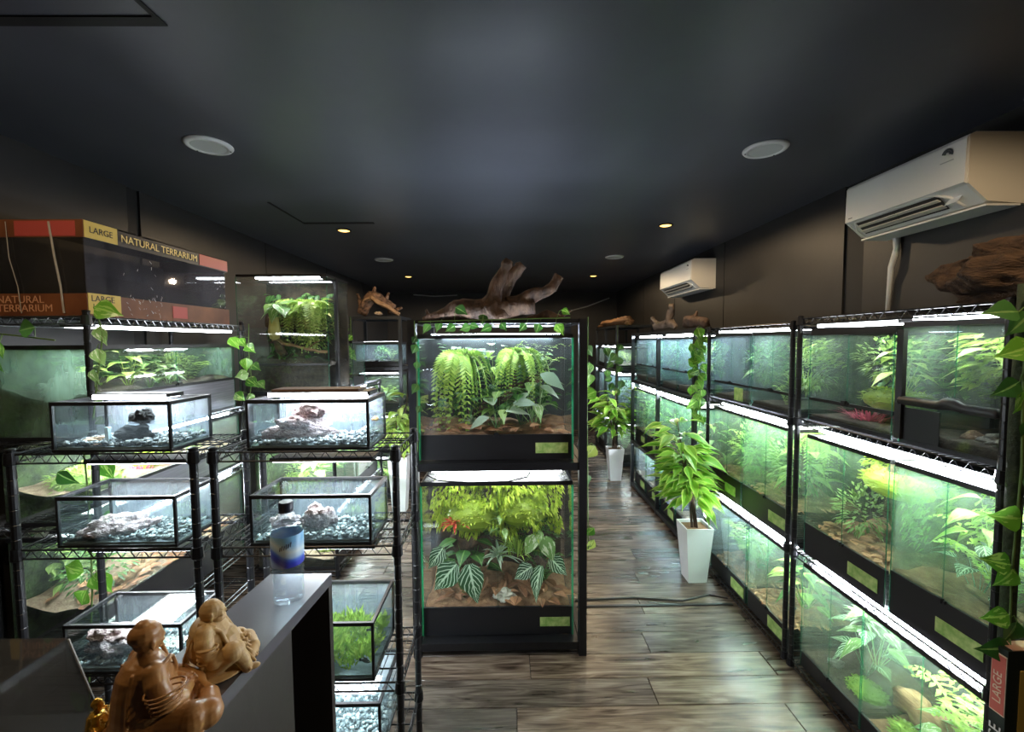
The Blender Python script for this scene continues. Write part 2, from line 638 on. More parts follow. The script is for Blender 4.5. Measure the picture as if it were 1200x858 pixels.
for x, y, lb in ((-1.32, 3.62, 'glowing warm spotlight next to the ceiling hatch'), (1.27, 3.5, 'glowing warm spotlight between big downlight and far air conditioner'),
                 (-1.36, 6.12, 'farther warm spotlight above the back end of the fern aisle'), (1.22, 6.14, 'farther warm spotlight beyond the far air conditioner'),
                 (-1.3, .75, 'warm spotlight over the counter, out of frame'), (1.27, .75, 'warm spotlight over the near wall rack, out of frame')):
    spot(x, y, lb)

# ------------------------------------------------------------------ racks
RM = {}


def wire_shelf(W, D, wm):
    k = (round(W, 3), round(D, 3), wm.name)
    if k in RM:
        return RM[k]
    a, b = MB(), MB()
    rr = .0032
    H = .03
    for z in (0, -H):
        for p, q in (((0, 0, z), (W, 0, z)), ((0, D, z), (W, D, z)), ((0, 0, z), (0, D, z)), ((W, 0, z), (W, D, z))):
            a.tube([p, q], rr, 6)
    for x in (0, W):
        for y in (0, D):
            a.lathe([(.015, -.036), (.019, -.03), (.0165, .006)], 10, (x, y, 0))
    for q in (.25, .5, .75):
        a.tube([(0, D * q, -.006), (W, D * q, -.006)], .003, 5)
    n = max(2, int(W / .024))
    for i in range(1, n):
        x = W * i / n
        b.tube([(x, 0, .003), (x, D, .003)], .0017, 4, cap=False)

    def zig(p, q):
        p, q = Vector(p), Vector(q)
        m = max(2, int((q - p).length / .045)) * 2
        pts = [p.lerp(q, i / m) + Vector((0, 0, 0 if i % 2 == 0 else -H)) for i in range(m + 1)]
        b.tube(pts, .0019, 4, cap=False)
    zig((0, 0, 0), (W, 0, 0))
    zig((0, D, 0), (W, D, 0))
    zig((0, 0, 0), (0, D, 0))
    zig((W, 0, 0), (W, D, 0))
    RM[k] = (a.mesh('shelf', wm), b.mesh('wire_deck', wm))
    return RM[k]


def wire_rack(label, W, D, H, zs, loc, rotz, wm=WIREB, r=.0125):
    t = thing('wire_rack', label, 'rack', loc, rotz)
    k = ('post', H, r)
    if k not in RM:
        pr = [(r, .035)]
        z = .06
        while z < H - .02:
            pr += [(r, z), (r * .86, z + .002), (r, z + .004)]
            z += .05
        pr += [(r, H - .006), (r * 1.12, H - .005), (r * 1.12, H), (r * .6, H + .003)]
        RM[k] = MB().lathe(pr, 12).mesh('post', BLACKM, False)
        RM[('foot', r)] = MB().lathe([(r * 1.3, 0), (r * 1.3, .008), (r * .7, .012), (r * .7, .036)], 12).mesh('foot', BLACK)
    for x in (0, W):
        for y in (0, D):
            p = link('post', RM[k], t, (x, y, 0))
            link('foot', RM[('foot', r)], p)
    me, de = wire_shelf(W, D, wm)
    for z in zs:
        s = link('shelf', me, t, (0, 0, z))
        link('wire_deck', de, s, kind='stuff')
    return t


def steel_rack(label, W, D, H, zs, loc, rotz, mids=(), m=GREYM, s=.032, name='steel_rack'):
    t = thing(name, label, 'rack', loc, rotz)
    for x in (0, *mids, W):
        for y in (0, D):
            bx('post', (s, s, H), (x, y, H / 2), m, t)
    for z in zs:
        for y in (0, D):
            bx('beam', (W - s, s * .8, s), (W / 2, y, z - s / 2), m, t)
        for x in (0, W):
            bx('side_beam', (s * .8, D - s, s), (x, D / 2, z - s / 2), m, t)
        bx('deck', (W - s, D - s * .8, .008), (W / 2, D / 2, z - .004), m, t)
    return t


def led(label, L, wd, loc, rotz, m=DIFF, group='LED light panels over the tanks', name='led_light', lip=True, lipm=None):
    """LED panel: black housing, diffuser facing down with a thin front lip; local x along the length"""
    t = thing(name, label, 'light', loc, rotz, group)
    bx('housing', (L, wd, .014), (0, 0, .007), BLACK, t)
    b = MB()
    b.quad((-L / 2 + .01, -wd / 2 + .004, -.002), (-L / 2 + .01, wd / 2 - .004, -.002), (L / 2 - .01, wd / 2 - .004, -.002), (L / 2 - .01, -wd / 2 + .004, -.002))
    b.build('diffuser', m, t)
    if lip:
        b = MB()
        b.quad((-L / 2 + .01, -wd / 2 - .001, -.004), (L / 2 - .01, -wd / 2 - .001, -.004), (L / 2 - .01, -wd / 2 - .001, .010), (-L / 2 + .01, -wd / 2 - .001, .010))
        b.build('front_lip', lipm or LIPM, t)
    return t


# ------------------------------------------------------------------ plants
PLIB = {}
rnd = random.Random(11)


def foliage(kind, m, variant=0):
    key = (kind, m.name, variant)
    if key in PLIB:
        return PLIB[key]
    R = random.Random(sum(map(ord, kind)) + variant * 17)
    b = MB()
    up = Vector((0, 0, 1))
    if kind == 'fern':
        for i in range(17):
            a = 2 * PI * i / 17 + R.uniform(-.2, .2)
            out = R.uniform(.35, .62)
            hgt = R.uniform(.55, 1.0)
            pts = []
            for q in range(13):
                t = q / 12
                pts.append(Vector((math.cos(a) * out * t, math.sin(a) * out * t, hgt * math.sin(min(t * 1.9, 2.5)) * .95)))
            for q in range(1, 13):
                d = (pts[q] - pts[q - 1]).normalized()
                side = d.cross(up).normalized()
                l = .15 * math.sin(PI * min(1, q / 13 * .9 + .12))
                for sg in (-1, 1):
                    b.leaf(pts[q], side * sg + d * .5, up, l, .045, TINY, .35, .1)
    elif kind == 'hangfern':
        for i in range(20):
            a = R.uniform(0, 2 * PI)
            out = R.uniform(.15, .42)
            L = R.uniform(.5, 1.0)
            pts = []
            for q in range(26):
                t = q / 25
                pts.append(Vector((math.cos(a) * out * math.sin(t * 1.7), math.sin(a) * out * math.sin(t * 1.7), .12 * math.sin(t * 3) - L * t * t)))
            for q in range(1, 26):
                d = (pts[q] - pts[q - 1]).normalized()
                side = d.cross(Vector((math.cos(a + .4), math.sin(a + .4), .3))).normalized()
                l = .10 * math.sin(PI * min(1, q / 26 * .8 + .2))
                for sg in (-1, 1):
                    b.leaf(pts[q], side * sg + d * .6, Vector((math.cos(a), math.sin(a), .6)), l, .030, TINY, .2, .1)
    elif kind in ('broad', 'vein'):
        n = 15 if kind == 'broad' else 9
        for i in range(n):
            a = 2 * PI * i / n * 2.4 + R.uniform(-.3, .3)
            hgt = .3 + .6 * (i / n) + R.uniform(-.1, .1)
            out = R.uniform(.1, .3)
            tip = Vector((math.cos(a) * out, math.sin(a) * out, hgt))
            b.leaf((0, 0, 0), tip, Vector((-math.sin(a), math.cos(a), .2)), tip.length, .015, STRAP, 0, 0)
            el = R.uniform(-.2, .5)
            d = Vector((math.cos(a) * math.cos(el), math.sin(a) * math.cos(el), math.sin(el)))
            b.leaf(tip, d, up, R.uniform(.3, .42), R.uniform(.18, .26), SHIELD if kind == 'vein' else HEART, .45, .15)
    elif kind == 'bush':
        for i in range(330):
            p = Vector((R.gauss(0, 1), R.gauss(0, 1), R.gauss(0, 1))).normalized() * (R.uniform(.25, 1) ** .5)
            p = Vector((p.x * .45, p.y * .45, .5 + p.z * .46))
            d = (p - Vector((0, 0, .35))).normalized() + Vector((R.uniform(-.5, .5), R.uniform(-.5, .5), R.uniform(-.4, .4)))
            b.leaf(p, d, up, R.uniform(.09, .16), .055, LANCE if i % 3 == 0 else TINY, .3, .15)
    elif kind == 'moss':
        b.ell((0, 0, .12), (.44, .44, .36), None, 16, 8)
        b.uv = [(.3, .5)] * sum(len(f) for f in b.f)
        for i in range(620):
            p = Vector((R.gauss(0, 1), R.gauss(0, 1), abs(R.gauss(0, 1)))).normalized()
            k = .9 + .25 * noise.noise(p * 3 + Vector((variant, 0, 0)))
            q = Vector((p.x * .46 * k, p.y * .46 * k, .1 + p.z * .42 * k))
            d = p + Vector((R.uniform(-.8, .8), R.uniform(-.8, .8), R.uniform(-.5, .8)))
            b.leaf(q, d, up, R.uniform(.06, .12), .03, TINY, .2, .1)
    elif kind == 'mosswall':
        for i in range(1500):
            x = R.uniform(-.5, .5)
            z = R.uniform(0, 1)
            k = noise.noise(Vector((x * 5, z * 5, variant * 3.3)))
            y = -.09 - .16 * k - .05 * R.random()
            d = Vector((R.uniform(-.6, .6), -1, R.uniform(-.9, .7)))
            b.leaf((x, y, z), d, up, R.uniform(.04, .085), .026, TINY, .3, .1)
    elif kind == 'creeper':
        for i in range(210):
            x, z = R.uniform(-.5, .5), R.random() ** .8
            d = Vector((R.uniform(-.8, .8), -.8, R.uniform(-.9, .5)))
            b.leaf((x, R.uniform(-.2, 0), z), d, Vector((0, -.6, 1)), R.uniform(.1, .19), R.uniform(.06, .1), HEART, .3, .15)
    elif kind == 'strap':
        for i in range(26):
            a = i * 2.4 + R.uniform(-.2, .2)
            el = .35 + .95 * i / 26
            d = Vector((math.cos(a) * math.cos(el), math.sin(a) * math.cos(el), math.sin(el)))
            b.leaf((0, 0, .02), d, up, R.uniform(.7, 1.0), .10, STRAP, .5, .5)
    elif kind == 'grass':
        for i in range(90):
            a = R.uniform(0, 2 * PI)
            el = R.uniform(.6, 1.5)
            rr = R.uniform(0, .35)
            d = Vector((math.cos(a) * math.cos(el), math.sin(a) * math.cos(el), math.sin(el)))
            b.leaf((math.cos(a) * rr, math.sin(a) * rr, 0), d, up, R.uniform(.5, 1.0), .035, STRAP, .4, .2)
    elif kind == 'litter':
        for i in range(150):
            a = R.uniform(0, 2 * PI)
            d = Vector((math.cos(a), math.sin(a), R.uniform(-.1, .35)))
            b.leaf((R.uniform(-.5, .5), R.uniform(-.5, .5), R.uniform(.01, .07)), d, up, R.uniform(.09, .2), R.uniform(.05, .09), LANCE, .2, R.uniform(-.4, .4))
    PLIB[key] = b.mesh('foliage', m, False)
    return PLIB[key]


KINDS = {  # name of thing, category, foliage kind, material
    'fern': ('fern', 'plant', 'fern', G_FERN), 'darkfern': ('fern', 'plant', 'fern', G_DARK), 'midfern': ('fern', 'plant', 'fern', G_MID),
    'broad': ('leafy_plant', 'plant', 'broad', G_LIME), 'dbroad': ('leafy_plant', 'plant', 'broad', G_DARK), 'mbroad': ('leafy_plant', 'plant', 'broad', G_MID),
    'spot': ('leafy_plant', 'plant', 'broad', G_SPOT), 'vein': ('veined_plant', 'plant', 'vein', G_VEIN),
    'bush': ('bushy_plant', 'plant', 'bush', G_LIME), 'dbush': ('bushy_plant', 'plant', 'bush', G_DARK), 'mbush': ('bushy_plant', 'plant', 'bush', G_MID),
    'moss': ('moss_mound', 'moss', 'moss', G_MOSS), 'gmoss': ('moss_mound', 'moss', 'moss', G_FERN), 'wall': ('moss_sheet', 'moss', 'mosswall', G_MOSS),
    'gwall': ('moss_sheet', 'moss', 'mosswall', G_FERN), 'creep': ('creeping_plant', 'plant', 'creeper', G_LIME), 'mcreep': ('creeping_plant', 'plant', 'creeper', G_MID),
    'dcreep': ('creeping_plant', 'plant', 'creeper', G_DARK), 'brom': ('bromeliad', 'plant', 'strap', G_MID), 'rbrom': ('bromeliad', 'plant', 'strap', G_RED),
    'pale': ('air_plant', 'plant', 'strap', G_PALE), 'pink': ('grassy_plant', 'plant', 'grass', G_PINK), 'grass': ('grassy_plant', 'plant', 'grass', G_FERN),
    'hang': ('hanging_fern', 'plant', 'hangfern', G_FERN), 'lhang': ('hanging_fern', 'plant', 'hangfern', G_LIME),
}
_pv = [0]


def plant(kind, label, loc, s, rotz=0, sc=None, var=None, fit=None, turn=0):
    """fit: (x0, x1, y0, y1, z1) room around the plant's base inside its tank; the foliage is shrunk and shifted to stay within"""
    nm, cat, fk, m = KINDS[kind]
    _pv[0] += 1
    v = (_pv[0] % 2) if var is None else var
    t = thing(nm, label, cat, loc, rotz)
    me = foliage(fk, m, v)
    sc = list(sc or (s, s, s))
    off = [0, 0, 0]
    if fit:
        co = np.empty(len(me.vertices) * 3, dtype=np.float32)
        me.vertices.foreach_get('co', co)
        co = co.reshape(-1, 3)
        ct, st_ = math.cos(turn), math.sin(turn)
        p = np.stack([co[:, 0] * sc[0] * ct - co[:, 1] * sc[1] * st_, co[:, 0] * sc[0] * st_ + co[:, 1] * sc[1] * ct, co[:, 2] * sc[2]], 1)
        lo, hi = p.min(0), p.max(0)
        g = [1, 1, 1]
        for a in (0, 1):
            g[a] = min(1, (fit[2 * a + 1] - fit[2 * a]) / (hi[a] - lo[a]))
        if turn:
            g[0] = g[1] = min(g[0], g[1])
        zr = fit[4] - max(lo[2], 0)
        if hi[2] > fit[4]:
            g[2] = max(.2, fit[4] / hi[2])
        for a in (0, 1):
            l, h = lo[a] * g[a], hi[a] * g[a]
            off[a] = max(0, fit[2 * a] - l) - max(0, h - fit[2 * a + 1])
        sc = [sc[a] * g[a] for a in range(3)]
    link('foliage', me, t, loc=off, rot=(0, 0, turn), scale=sc, kind='stuff')
    return t


LOGS = {}


def log(label, loc, L, r, rot, m=BARK, seed=0, name='log', cat='log'):
    key = (round(L, 2), round(r, 3), seed, m.name)
    if key not in LOGS:
        R = random.Random(seed)
        n = 14
        pts = [Vector((L * (i / n - .5), L * .07 * noise.noise(Vector((i * .4, seed, 0))), L * .09 * noise.noise(Vector((i * .4, seed, 5))))) for i in range(n + 1)]
        rad = [r * (.75 + .35 * noise.noise(Vector((i * .5, seed, 9))) + .25) for i in range(n + 1)]
        b = MB().tube(pts, rad, 12, jit=.35, seed=seed, ridge=.07)
        q = pts[n * 2 // 3]
        b.tube([q, q + Vector((L * .1, L * .06, L * .16)), q + Vector((L * .2, L * .1, L * .22))], [r * .6, r * .45, r * .2], 8, jit=.3, seed=seed + 2)
        LOGS[key] = b.mesh('log', m, True)
    o = link(name, LOGS[key], None, loc, rot)
    return tag(o, label, cat)


ROCKS = {}


def lumprock(m, seed):
    R = random.Random(seed)
    b = MB()
    b.ell((0, 0, -.1), (.85, .8, .6))
    for i in range(16):
        a, e = R.uniform(0, 2 * PI), R.uniform(-.2, 1.3)
        q = (math.cos(a) * math.cos(e) * .75, math.sin(a) * math.cos(e) * .7, math.sin(e) * .62 - .1)
        r = R.uniform(.2, .38)
        b.ell(q, (r, r, r * .9))
    tmp = link('tmp', b.mesh('tmp'), None)
    md = tmp.modifiers.new('r', 'REMESH')
    md.mode = 'VOXEL'
    md.voxel_size = .055
    me = bpy.data.meshes.new_from_object(tmp.evaluated_get(bpy.context.evaluated_depsgraph_get()))
    bpy.data.objects.remove(tmp)
    for v in me.vertices:
        p = v.co.copy()
        v.co = p * (1 + .14 * noise.turbulence(p * 4 + Vector((seed, 0, 0)), 3, False) - .16 * max(0, noise.noise(p * 3.2 + Vector((0, seed, 0)))))
    me.materials.clear()
    me.materials.append(m)
    me.polygons.foreach_set('use_smooth', [True] * len(me.polygons))
    me.name = 'rock'
    return me




def rock(label, loc, s, m=LAVA, seed=1, rotz=0, amp=.5, fr=2.2, name='rock'):
    k = (m.name, seed)
    if k not in ROCKS:
        ROCKS[k] = lumprock(m, seed) if m.name in ('pink_coral_rock', 'black_rock') else rockmesh('rock', m, seed, amp, fr)
    o = link(name, ROCKS[k], None, loc, (0, 0, rotz), s)
    return tag(o, label, 'rock')


# ------------------------------------------------------------------ terrariums
TM = {}


def ring(W, D, h, t, z):
    b = MB()
    b.box((0, t / 2, z + h / 2), (W, t, h))
    b.box((0, D - t / 2, z + h / 2), (W, t, h))
    b.box((-W / 2 + t / 2, D / 2, z + h / 2), (t, D - 2 * t, h))
    b.box((W / 2 - t / 2, D / 2, z + h / 2), (t, D - 2 * t, h))
    return b


def cached(key, f):
    if key not in TM:
        TM[key] = f()
    return TM[key]


def soilmesh(W, D, h, m, seed):
    b = MB()
    nx, ny = 10, 7
    for j in range(ny + 1):
        for i in range(nx + 1):
            x, y = W * (i / nx - .5), D * j / ny
            z = h * (.95 + .35 * noise.noise(Vector((x * 9, y * 9, seed)))) + .15 * h * j / ny
            b.v.append((x, y, z))
    for j in range(ny):
        for i in range(nx):
            a = j * (nx + 1) + i
            b.f.append((a, a + 1, a + nx + 2, a + nx + 1))
    n = len(b.v)
    for i in range(nx + 1):
        b.v.append((W * (i / nx - .5), 0, 0))
    for i in range(nx):
        b.f.append((n + i, n + i + 1, i + 1, i))
    return b.mesh('substrate', m, True)


def terrarium(label, W, D, H, loc, rotz, base=.1, doors=2, gl=FOG1, back=CORK, soil=SOIL, card=None, panel=BLACK, litter=False,
              latch=True, lid=True, frame=.018, sidegl=None, edge=.0026, group=None, cat='terrarium', name='terrarium', pieces=()):
    t = thing(name, label, cat, loc, rotz, group)
    t0 = .005
    link('base_frame', cached(('bf', W, D), lambda: ring(W, D, .016, .012, 0).mesh('base_frame', BLACK)), t)
    bx('front_panel', (W, .006, base - .018), (0, .003, .016 + (base - .018) / 2), panel, t)
    link('top_frame', cached(('tf', W, D, H, frame), lambda: ring(W, D, frame, .014, H - frame).mesh('top_frame', BLACK)), t)
    if lid:
        bx('lid_screen', (W - .03, D - .03, .002), (0, D / 2, H - .004), LID, t)
    gh = H - frame - base
    zc = base + gh / 2
    strip = bx('vent_strip', (W, .012, .014), (0, .005, base), BLACK, t)
    for k in range(doors):
        wd = (W - .004) / doors
        d = bx('door_pane', (wd - .003, t0, gh), (-W / 2 + .002 + wd * (k + .5), .0035, zc), gl, t)
        if edge and doors == 2 and k == 0:
            bx('pane_edge', (.0016, .003, gh), (wd / 2, 0, 0), GLG, d)
    if latch:
        l = MB().tube([(-.016, 0, 0), (.016, 0, 0)], .006, 8)
        l.box((0, -.006, .004), (.022, .012, .016)).build('latch', BLACK, strip, (0, -.008, .006))
    for sg in (-1, 1):
        bx('side_pane', (t0, D - .02, H - frame - .016), (sg * (W / 2 - .003), D / 2, .016 + (H - frame - .016) / 2), sidegl or gl, t)
        if edge:
            bx('corner_edge', (edge, edge, H - frame), (sg * (W / 2 - .001), -.0015, H / 2 - frame / 2), GLS if edge > .008 else GLG, t)
    if back is not None:
        bx('back_panel', (W - .012, .02, H - frame - .02), (0, D - .012, H / 2), back, t)
    s = link('substrate', cached(('so', W, D, base, soil.name, panel.name), lambda: soilmesh(W - .014, D - .03, base * .3 if panel is GL else base + .004, soil, W * 7)), t, (0, .008, 0))
    if litter:
        link('leaf_litter', foliage('litter', G_DRY), s, (0, D * .4, base), scale=(W * .92, D * .75, .35), kind='stuff')
    if card:
        cx, cw, ch = card
        bx('label_card', (cw, .002, ch), (cx, -.002, base * .48), CARD, t)
    t.update_tag()
    c, s_ = math.cos(rotz), math.sin(rotz)

    def at(x, y, z):
        return (loc[0] + c * x - s_ * y, loc[1] + s_ * x + c * y, loc[2] + z)
    t_at[t.name] = at
    for pc in pieces:
        kind, lb, x, y, z, sz, *rest = pc
        kw = rest[0] if rest else {}
        if kind == 'log':
            log(lb, at(x, y, z), sz, kw.get('r', .03), (kw.get('rx', 0), kw.get('ry', 0), rotz + kw.get('rz', 0)), kw.get('m', BARK), kw.get('seed', 1))
        elif kind == 'rock':
            rock(lb, at(x, y, z), sz, kw.get('m', ROCKG), kw.get('seed', 3), kw.get('rz', 0))
        else:
            plant(kind, lb, at(x, y, z), sz, rotz, kw.get('sc'), fit=(-W / 2 + .012 - x, W / 2 - .012 - x, .014 - y, D - .026 - y, H - .028 - z), turn=kw.get('rz', 0))
    return t, at


t_at = {}

RZ, LZ = -PI / 2, PI / 2
# ------------------------------------------------------------------ right wall: two wire racks, then two steel racks
NEAR = 'near wire rack under the big air conditioner'
wire_rack('black wire rack under the big air conditioner, six glowing terrariums on it', .89, .44, 1.765, (.035, .605, 1.265, 1.755), (1.43, 2.11, 0), RZ)
wire_rack('black wire rack behind the tall potted plant, between two other racks', .90, .44, 1.745, (.035, .605, 1.255, 1.735), (1.43, 3.06, 0), RZ)
XF = 1.447


def rt(label, y1, y0, z, H, **kw):
    return terrarium(label, y1 - y0, .40, H, (XF, (y1 + y0) / 2, z), RZ, **kw)


# near rack, top shelf
rt('terrarium with pink grass behind its low glass panel, top shelf of near rack', 2.055, 1.605, 1.272, .43, base=.10, gl=FOG1, back=DARKB, panel=GL, frame=.03, pieces=(
    ('pink', 'pink grassy plant along the bottom of the top-shelf tank', 0, .06, .03, .10, {'sc': (.42, .12, .10)}),
    ('mbush', 'dense green bush filling the tank above the pink grass', .03, .2, .2, .26, {'sc': (.42, .24, .24)}),
    ('broad', 'lime leaves at the near upper corner above the pink grass', .15, .15, .14, .24),
    ('moss', 'ochre moss hummock behind the pink grass', .05, .2, .10, .2, {'sc': (.36, .2, .14)}),
    ('dcreep', 'dark creeper on the back wall above the pink grass', 0, .35, .12, .28, {'sc': (.42, .3, .28)})))
rt('terrarium with black vent bar and big lime leaves, nearest on top shelf', 1.575, 1.195, 1.272, .44, base=.15, gl=FOG2, back=DARKB, panel=GL, pieces=(
    ('broad', 'large lime-leaved plant pressed to the glass above the black vent bar', .02, .14, .13, .3),
    ('creep', 'bright lime creeper along the top of the vent bar tank', .06, .26, .2, .22, {'sc': (.36, .5, .2)}),
    ('bush', 'small yellow-green bush in the near corner of the vent bar tank', .12, .16, .22, .2),
    ('fern', 'young fern above the vent bar beside the large lime leaves', -.1, .2, .14, .2),
    ('rock', 'pale wet rock behind the low glass panel of vent bar tank', .08, .12, .06, (.09, .07, .05), {'m': ROCKG}),
    ('log', 'brown submerged wood behind the low panel of vent bar tank', .06, .1, .03, .2, {'r': .03, 'seed': 4})))
bx('frame_post', (.026, .016, .40), (-.165 - .02, -.006, .215), BLACK, bpy.data.objects['terrarium.001'])
MB().tube([(-.185, 0, 0), (-.18, 0, .012), (-.04, 0, .012), (-.015, 0, .022), (.015, 0, .022), (.04, 0, .012), (.135, 0, .012), (.14, 0, 0)], [.012, .016, .016, .02, .02, .016, .016, .012], 10).build('vent_bar', BLACK, bpy.data.objects['terrarium.001'], (0, -.006, .145), smooth=True)
bx('black_panel', (.14, .003, .115), (-.11, -.002, .075), BLACK, bpy.data.objects['terrarium.001'])
# near rack, middle shelf
rt('terrarium with mossy tree trunk and brown leaf litter, near rack middle shelf', 2.06, 1.605, .612, .585, base=.145, gl=FOG1, back=CORK, soil=SOILB, litter=True, card=(.12, .15, .055), pieces=(
    ('log', 'upright bark trunk inside the leaf litter tank', .05, .26, .36, .5, {'r': .075, 'ry': PI / 2, 'seed': 2}),
    ('moss', 'yellow moss draped on the upright bark trunk', .08, .2, .40, .16, {'sc': (.34, .2, .15)}),
    ('wall', 'yellow moss along the top back of the leaf litter tank', 0, .36, .34, .2, {'sc': (.44, .5, .2)}),
    ('mbush', 'grey-green bush at far end of the leaf litter tank', -.12, .16, .15, .24),
    ('creep', 'small creeper hanging on the near side of bark trunk', .17, .2, .22, .26, {'sc': (.1, .2, .26)})))
rt('heavily fogged terrarium with giant pale leaves, nearest on middle shelf', 1.585, 1.20, .612, .585, base=.16, gl=FOG3, back=MOSSB, soil=SOILB, card=(.06, .15, .05), pieces=(
    ('broad', 'giant pale leaves behind the heavily fogged near pane', .06, .16, .14, .44),
    ('vein', 'ribbed arching leaf low in the heavily fogged tank', -.04, .1, .14, .26),
    ('fern', 'fern at near end of the heavily fogged tank', .14, .2, .15, .3),
    ('gwall', 'green moss wall at the back of the heavily fogged tank', 0, .37, .16, .38, {'sc': (.36, .4, .38)}),
    ('log', 'curved pale wood on the soil of the heavily fogged tank', .08, .12, .19, .22, {'r': .012, 'm': BARKL, 'seed': 6})))
# near rack, bottom shelf
rt('dim fogged terrarium with black soil and striped leaves, near rack bottom', 2.06, 1.70, .042, .52, base=.065, gl=FOG2, back=CORK, soil=SOIL, pieces=(
    ('vein', 'striped pale-veined plant in the dim black soil tank', .0, .13, .07, .32),
    ('spot', 'spotted climbing plant at near end of dim black soil tank', .13, .16, .12, .34),
    ('pale', 'pale air plant hanging high in the dim black soil tank', -.05, .2, .30, .14),
    ('rock', 'rounded grey stone on black soil of the dim tank', -.08, .1, .08, (.035, .03, .025), {'m': ROCKG, 'seed': 7}),
    ('gmoss', 'low moss pad on black soil of the dim tank', .1, .12, .06, .12, {'sc': (.18, .14, .08)})))
rt('wide fogged terrarium with lying brown log and bright fern, near rack bottom', 1.695, 1.20, .042, .52, base=.065, gl=FOG2, back=MOSSB, soil=SOILB, pieces=(
    ('log', 'brown log lying on moss in the wide bottom tank', -.06, .17, .14, .34, {'r': .05, 'm': BARKL, 'seed': 8}),
    ('gmoss', 'bright green moss carpet before the lying log', -.13, .08, .06, .12, {'sc': (.26, .16, .10)}),
    ('fern', 'bright fern filling the near end of wide bottom tank', .13, .14, .1, .34),
    ('spot', 'pale spotted plant by door seam of wide bottom tank', .0, .1, .08, .2),
    ('bush', 'lime bush above the log in wide bottom tank', .1, .22, .18, .26)))
# second rack
rt('terrarium showing white reflections and small green card, second rack top far side', 3.01, 2.565, 1.262, .435, base=.11, gl=FOGB, back=DARKB, panel=GL, card=(.1, .1, .08), pieces=(
    ('dbush', 'dark bush in the reflecting top tank of second rack', .02, .2, .12, .26), ('mbroad', 'mid-green leafy plant beside dark bush in reflecting tank', .12, .14, .1, .24),
    ('dcreep', 'dark creeper behind the reflecting top tank of second rack', 0, .35, .12, .28, {'sc': (.4, .3, .28)})))
rt('terrarium with yellow fern behind low window, second rack top near side', 2.545, 2.165, 1.262, .435, base=.11, gl=FOG2, back=MOSSB, panel=GL, pieces=(
    ('fern', 'yellow-green fern low in the second rack top tank', .0, .09, .02, .14), ('creep', 'lime creeper under the lid of second rack top tank', 0, .3, .24, .16, {'sc': (.36, .4, .16)}),
    ('mbush', 'bushy plant mid-height in second rack top tank', .03, .2, .1, .26), ('grass', 'fine grass tuft in second rack top tank', -.1, .16, .11, .22)))
rt('terrarium crowded with green stems beside the potted plant, second rack middle', 3.01, 2.64, .612, .585, base=.15, gl=FOG2, back=MOSSB, soil=SOILB, card=(.06, .13, .06), litter=True, pieces=(
    ('bush', 'crowded lime stems in middle tank beside potted plant', -.02, .17, .15, .38), ('fern', 'fern in middle tank beside potted plant', .1, .14, .15, .32),
    ('gwall', 'moss back wall in middle tank beside potted plant', 0, .37, .16, .38, {'sc': (.34, .4, .38)})))
rt('terrarium with misty green foliage and litter strip, second rack middle near end', 2.625, 2.165, .612, .585, base=.15, gl=FOG3, back=MOSSB, soil=SOILB, card=(.12, .15, .06), litter=True, pieces=(
    ('mbush', 'misty bush in second rack middle near tank', -.06, .2, .18, .36), ('broad', 'misty lime-leaved plant in second rack middle near tank', .1, .15, .15, .36),
    ('log', 'slender upright stem wood in second rack middle near tank', .02, .2, .35, .34, {'r': .02, 'ry': PI / 2, 'seed': 3}), ('lhang', 'hanging lime fern in second rack middle near tank', .08, .25, .52, .3)))
rt('blue-misted terrarium with litter floor beside white pot, second rack bottom', 3.01, 2.56, .042, .52, base=.10, gl=FOGB, back=DARKB, soil=SOILB, card=(.13, .15, .065), litter=True, pieces=(
    ('pale', 'pale air plant in blue-misted bottom tank', -.05, .2, .25, .16), ('darkfern', 'dark fern in blue-misted bottom tank', .06, .2, .1, .3), ('midfern', 'green fern against far glass of blue-misted tank', -.14, .18, .1, .3)))
rt('terrarium with single bright leaf above litter, second rack bottom near end', 2.54, 2.165, .042, .52, base=.10, gl=FOG2, back=CORK, soil=SOILB, card=(.1, .16, .065), litter=True, pieces=(
    ('broad', 'bright-leaved plant in second rack bottom near tank', .12, .2, .1, .30), ('dbroad', 'dark plant in second rack bottom near tank', -.05, .22, .1, .3), ('rock', 'pale stone on litter of second rack bottom near tank', .02, .12, .12, (.03, .025, .02), {'m': ROCKG, 'seed': 9})))
for (y1, y0, z, nm) in ((2.05, 1.61, 1.712, 'near rack top shelf over pink grass'), (1.57, 1.2, 1.722, 'near rack top shelf over vent bar tank'),
                        (2.06, 1.2, 1.215, 'near rack middle shelf'), (2.06, 1.2, .568, 'near rack bottom shelf'),
                        (3.0, 2.17, 1.705, 'second rack top shelf'), (3.0, 2.17, 1.21, 'second rack middle shelf'), (3.0, 2.17, .568, 'second rack bottom shelf')):
    tall = z > 1.6
    led('bright white light panel on lids of ' + nm, y1 - y0, .16 if tall else .26, (XF + (.10 if tall else .18), (y1 + y0) / 2, z), RZ, DIFF if tall else DIFFW, lipm=LIPS if tall else None)

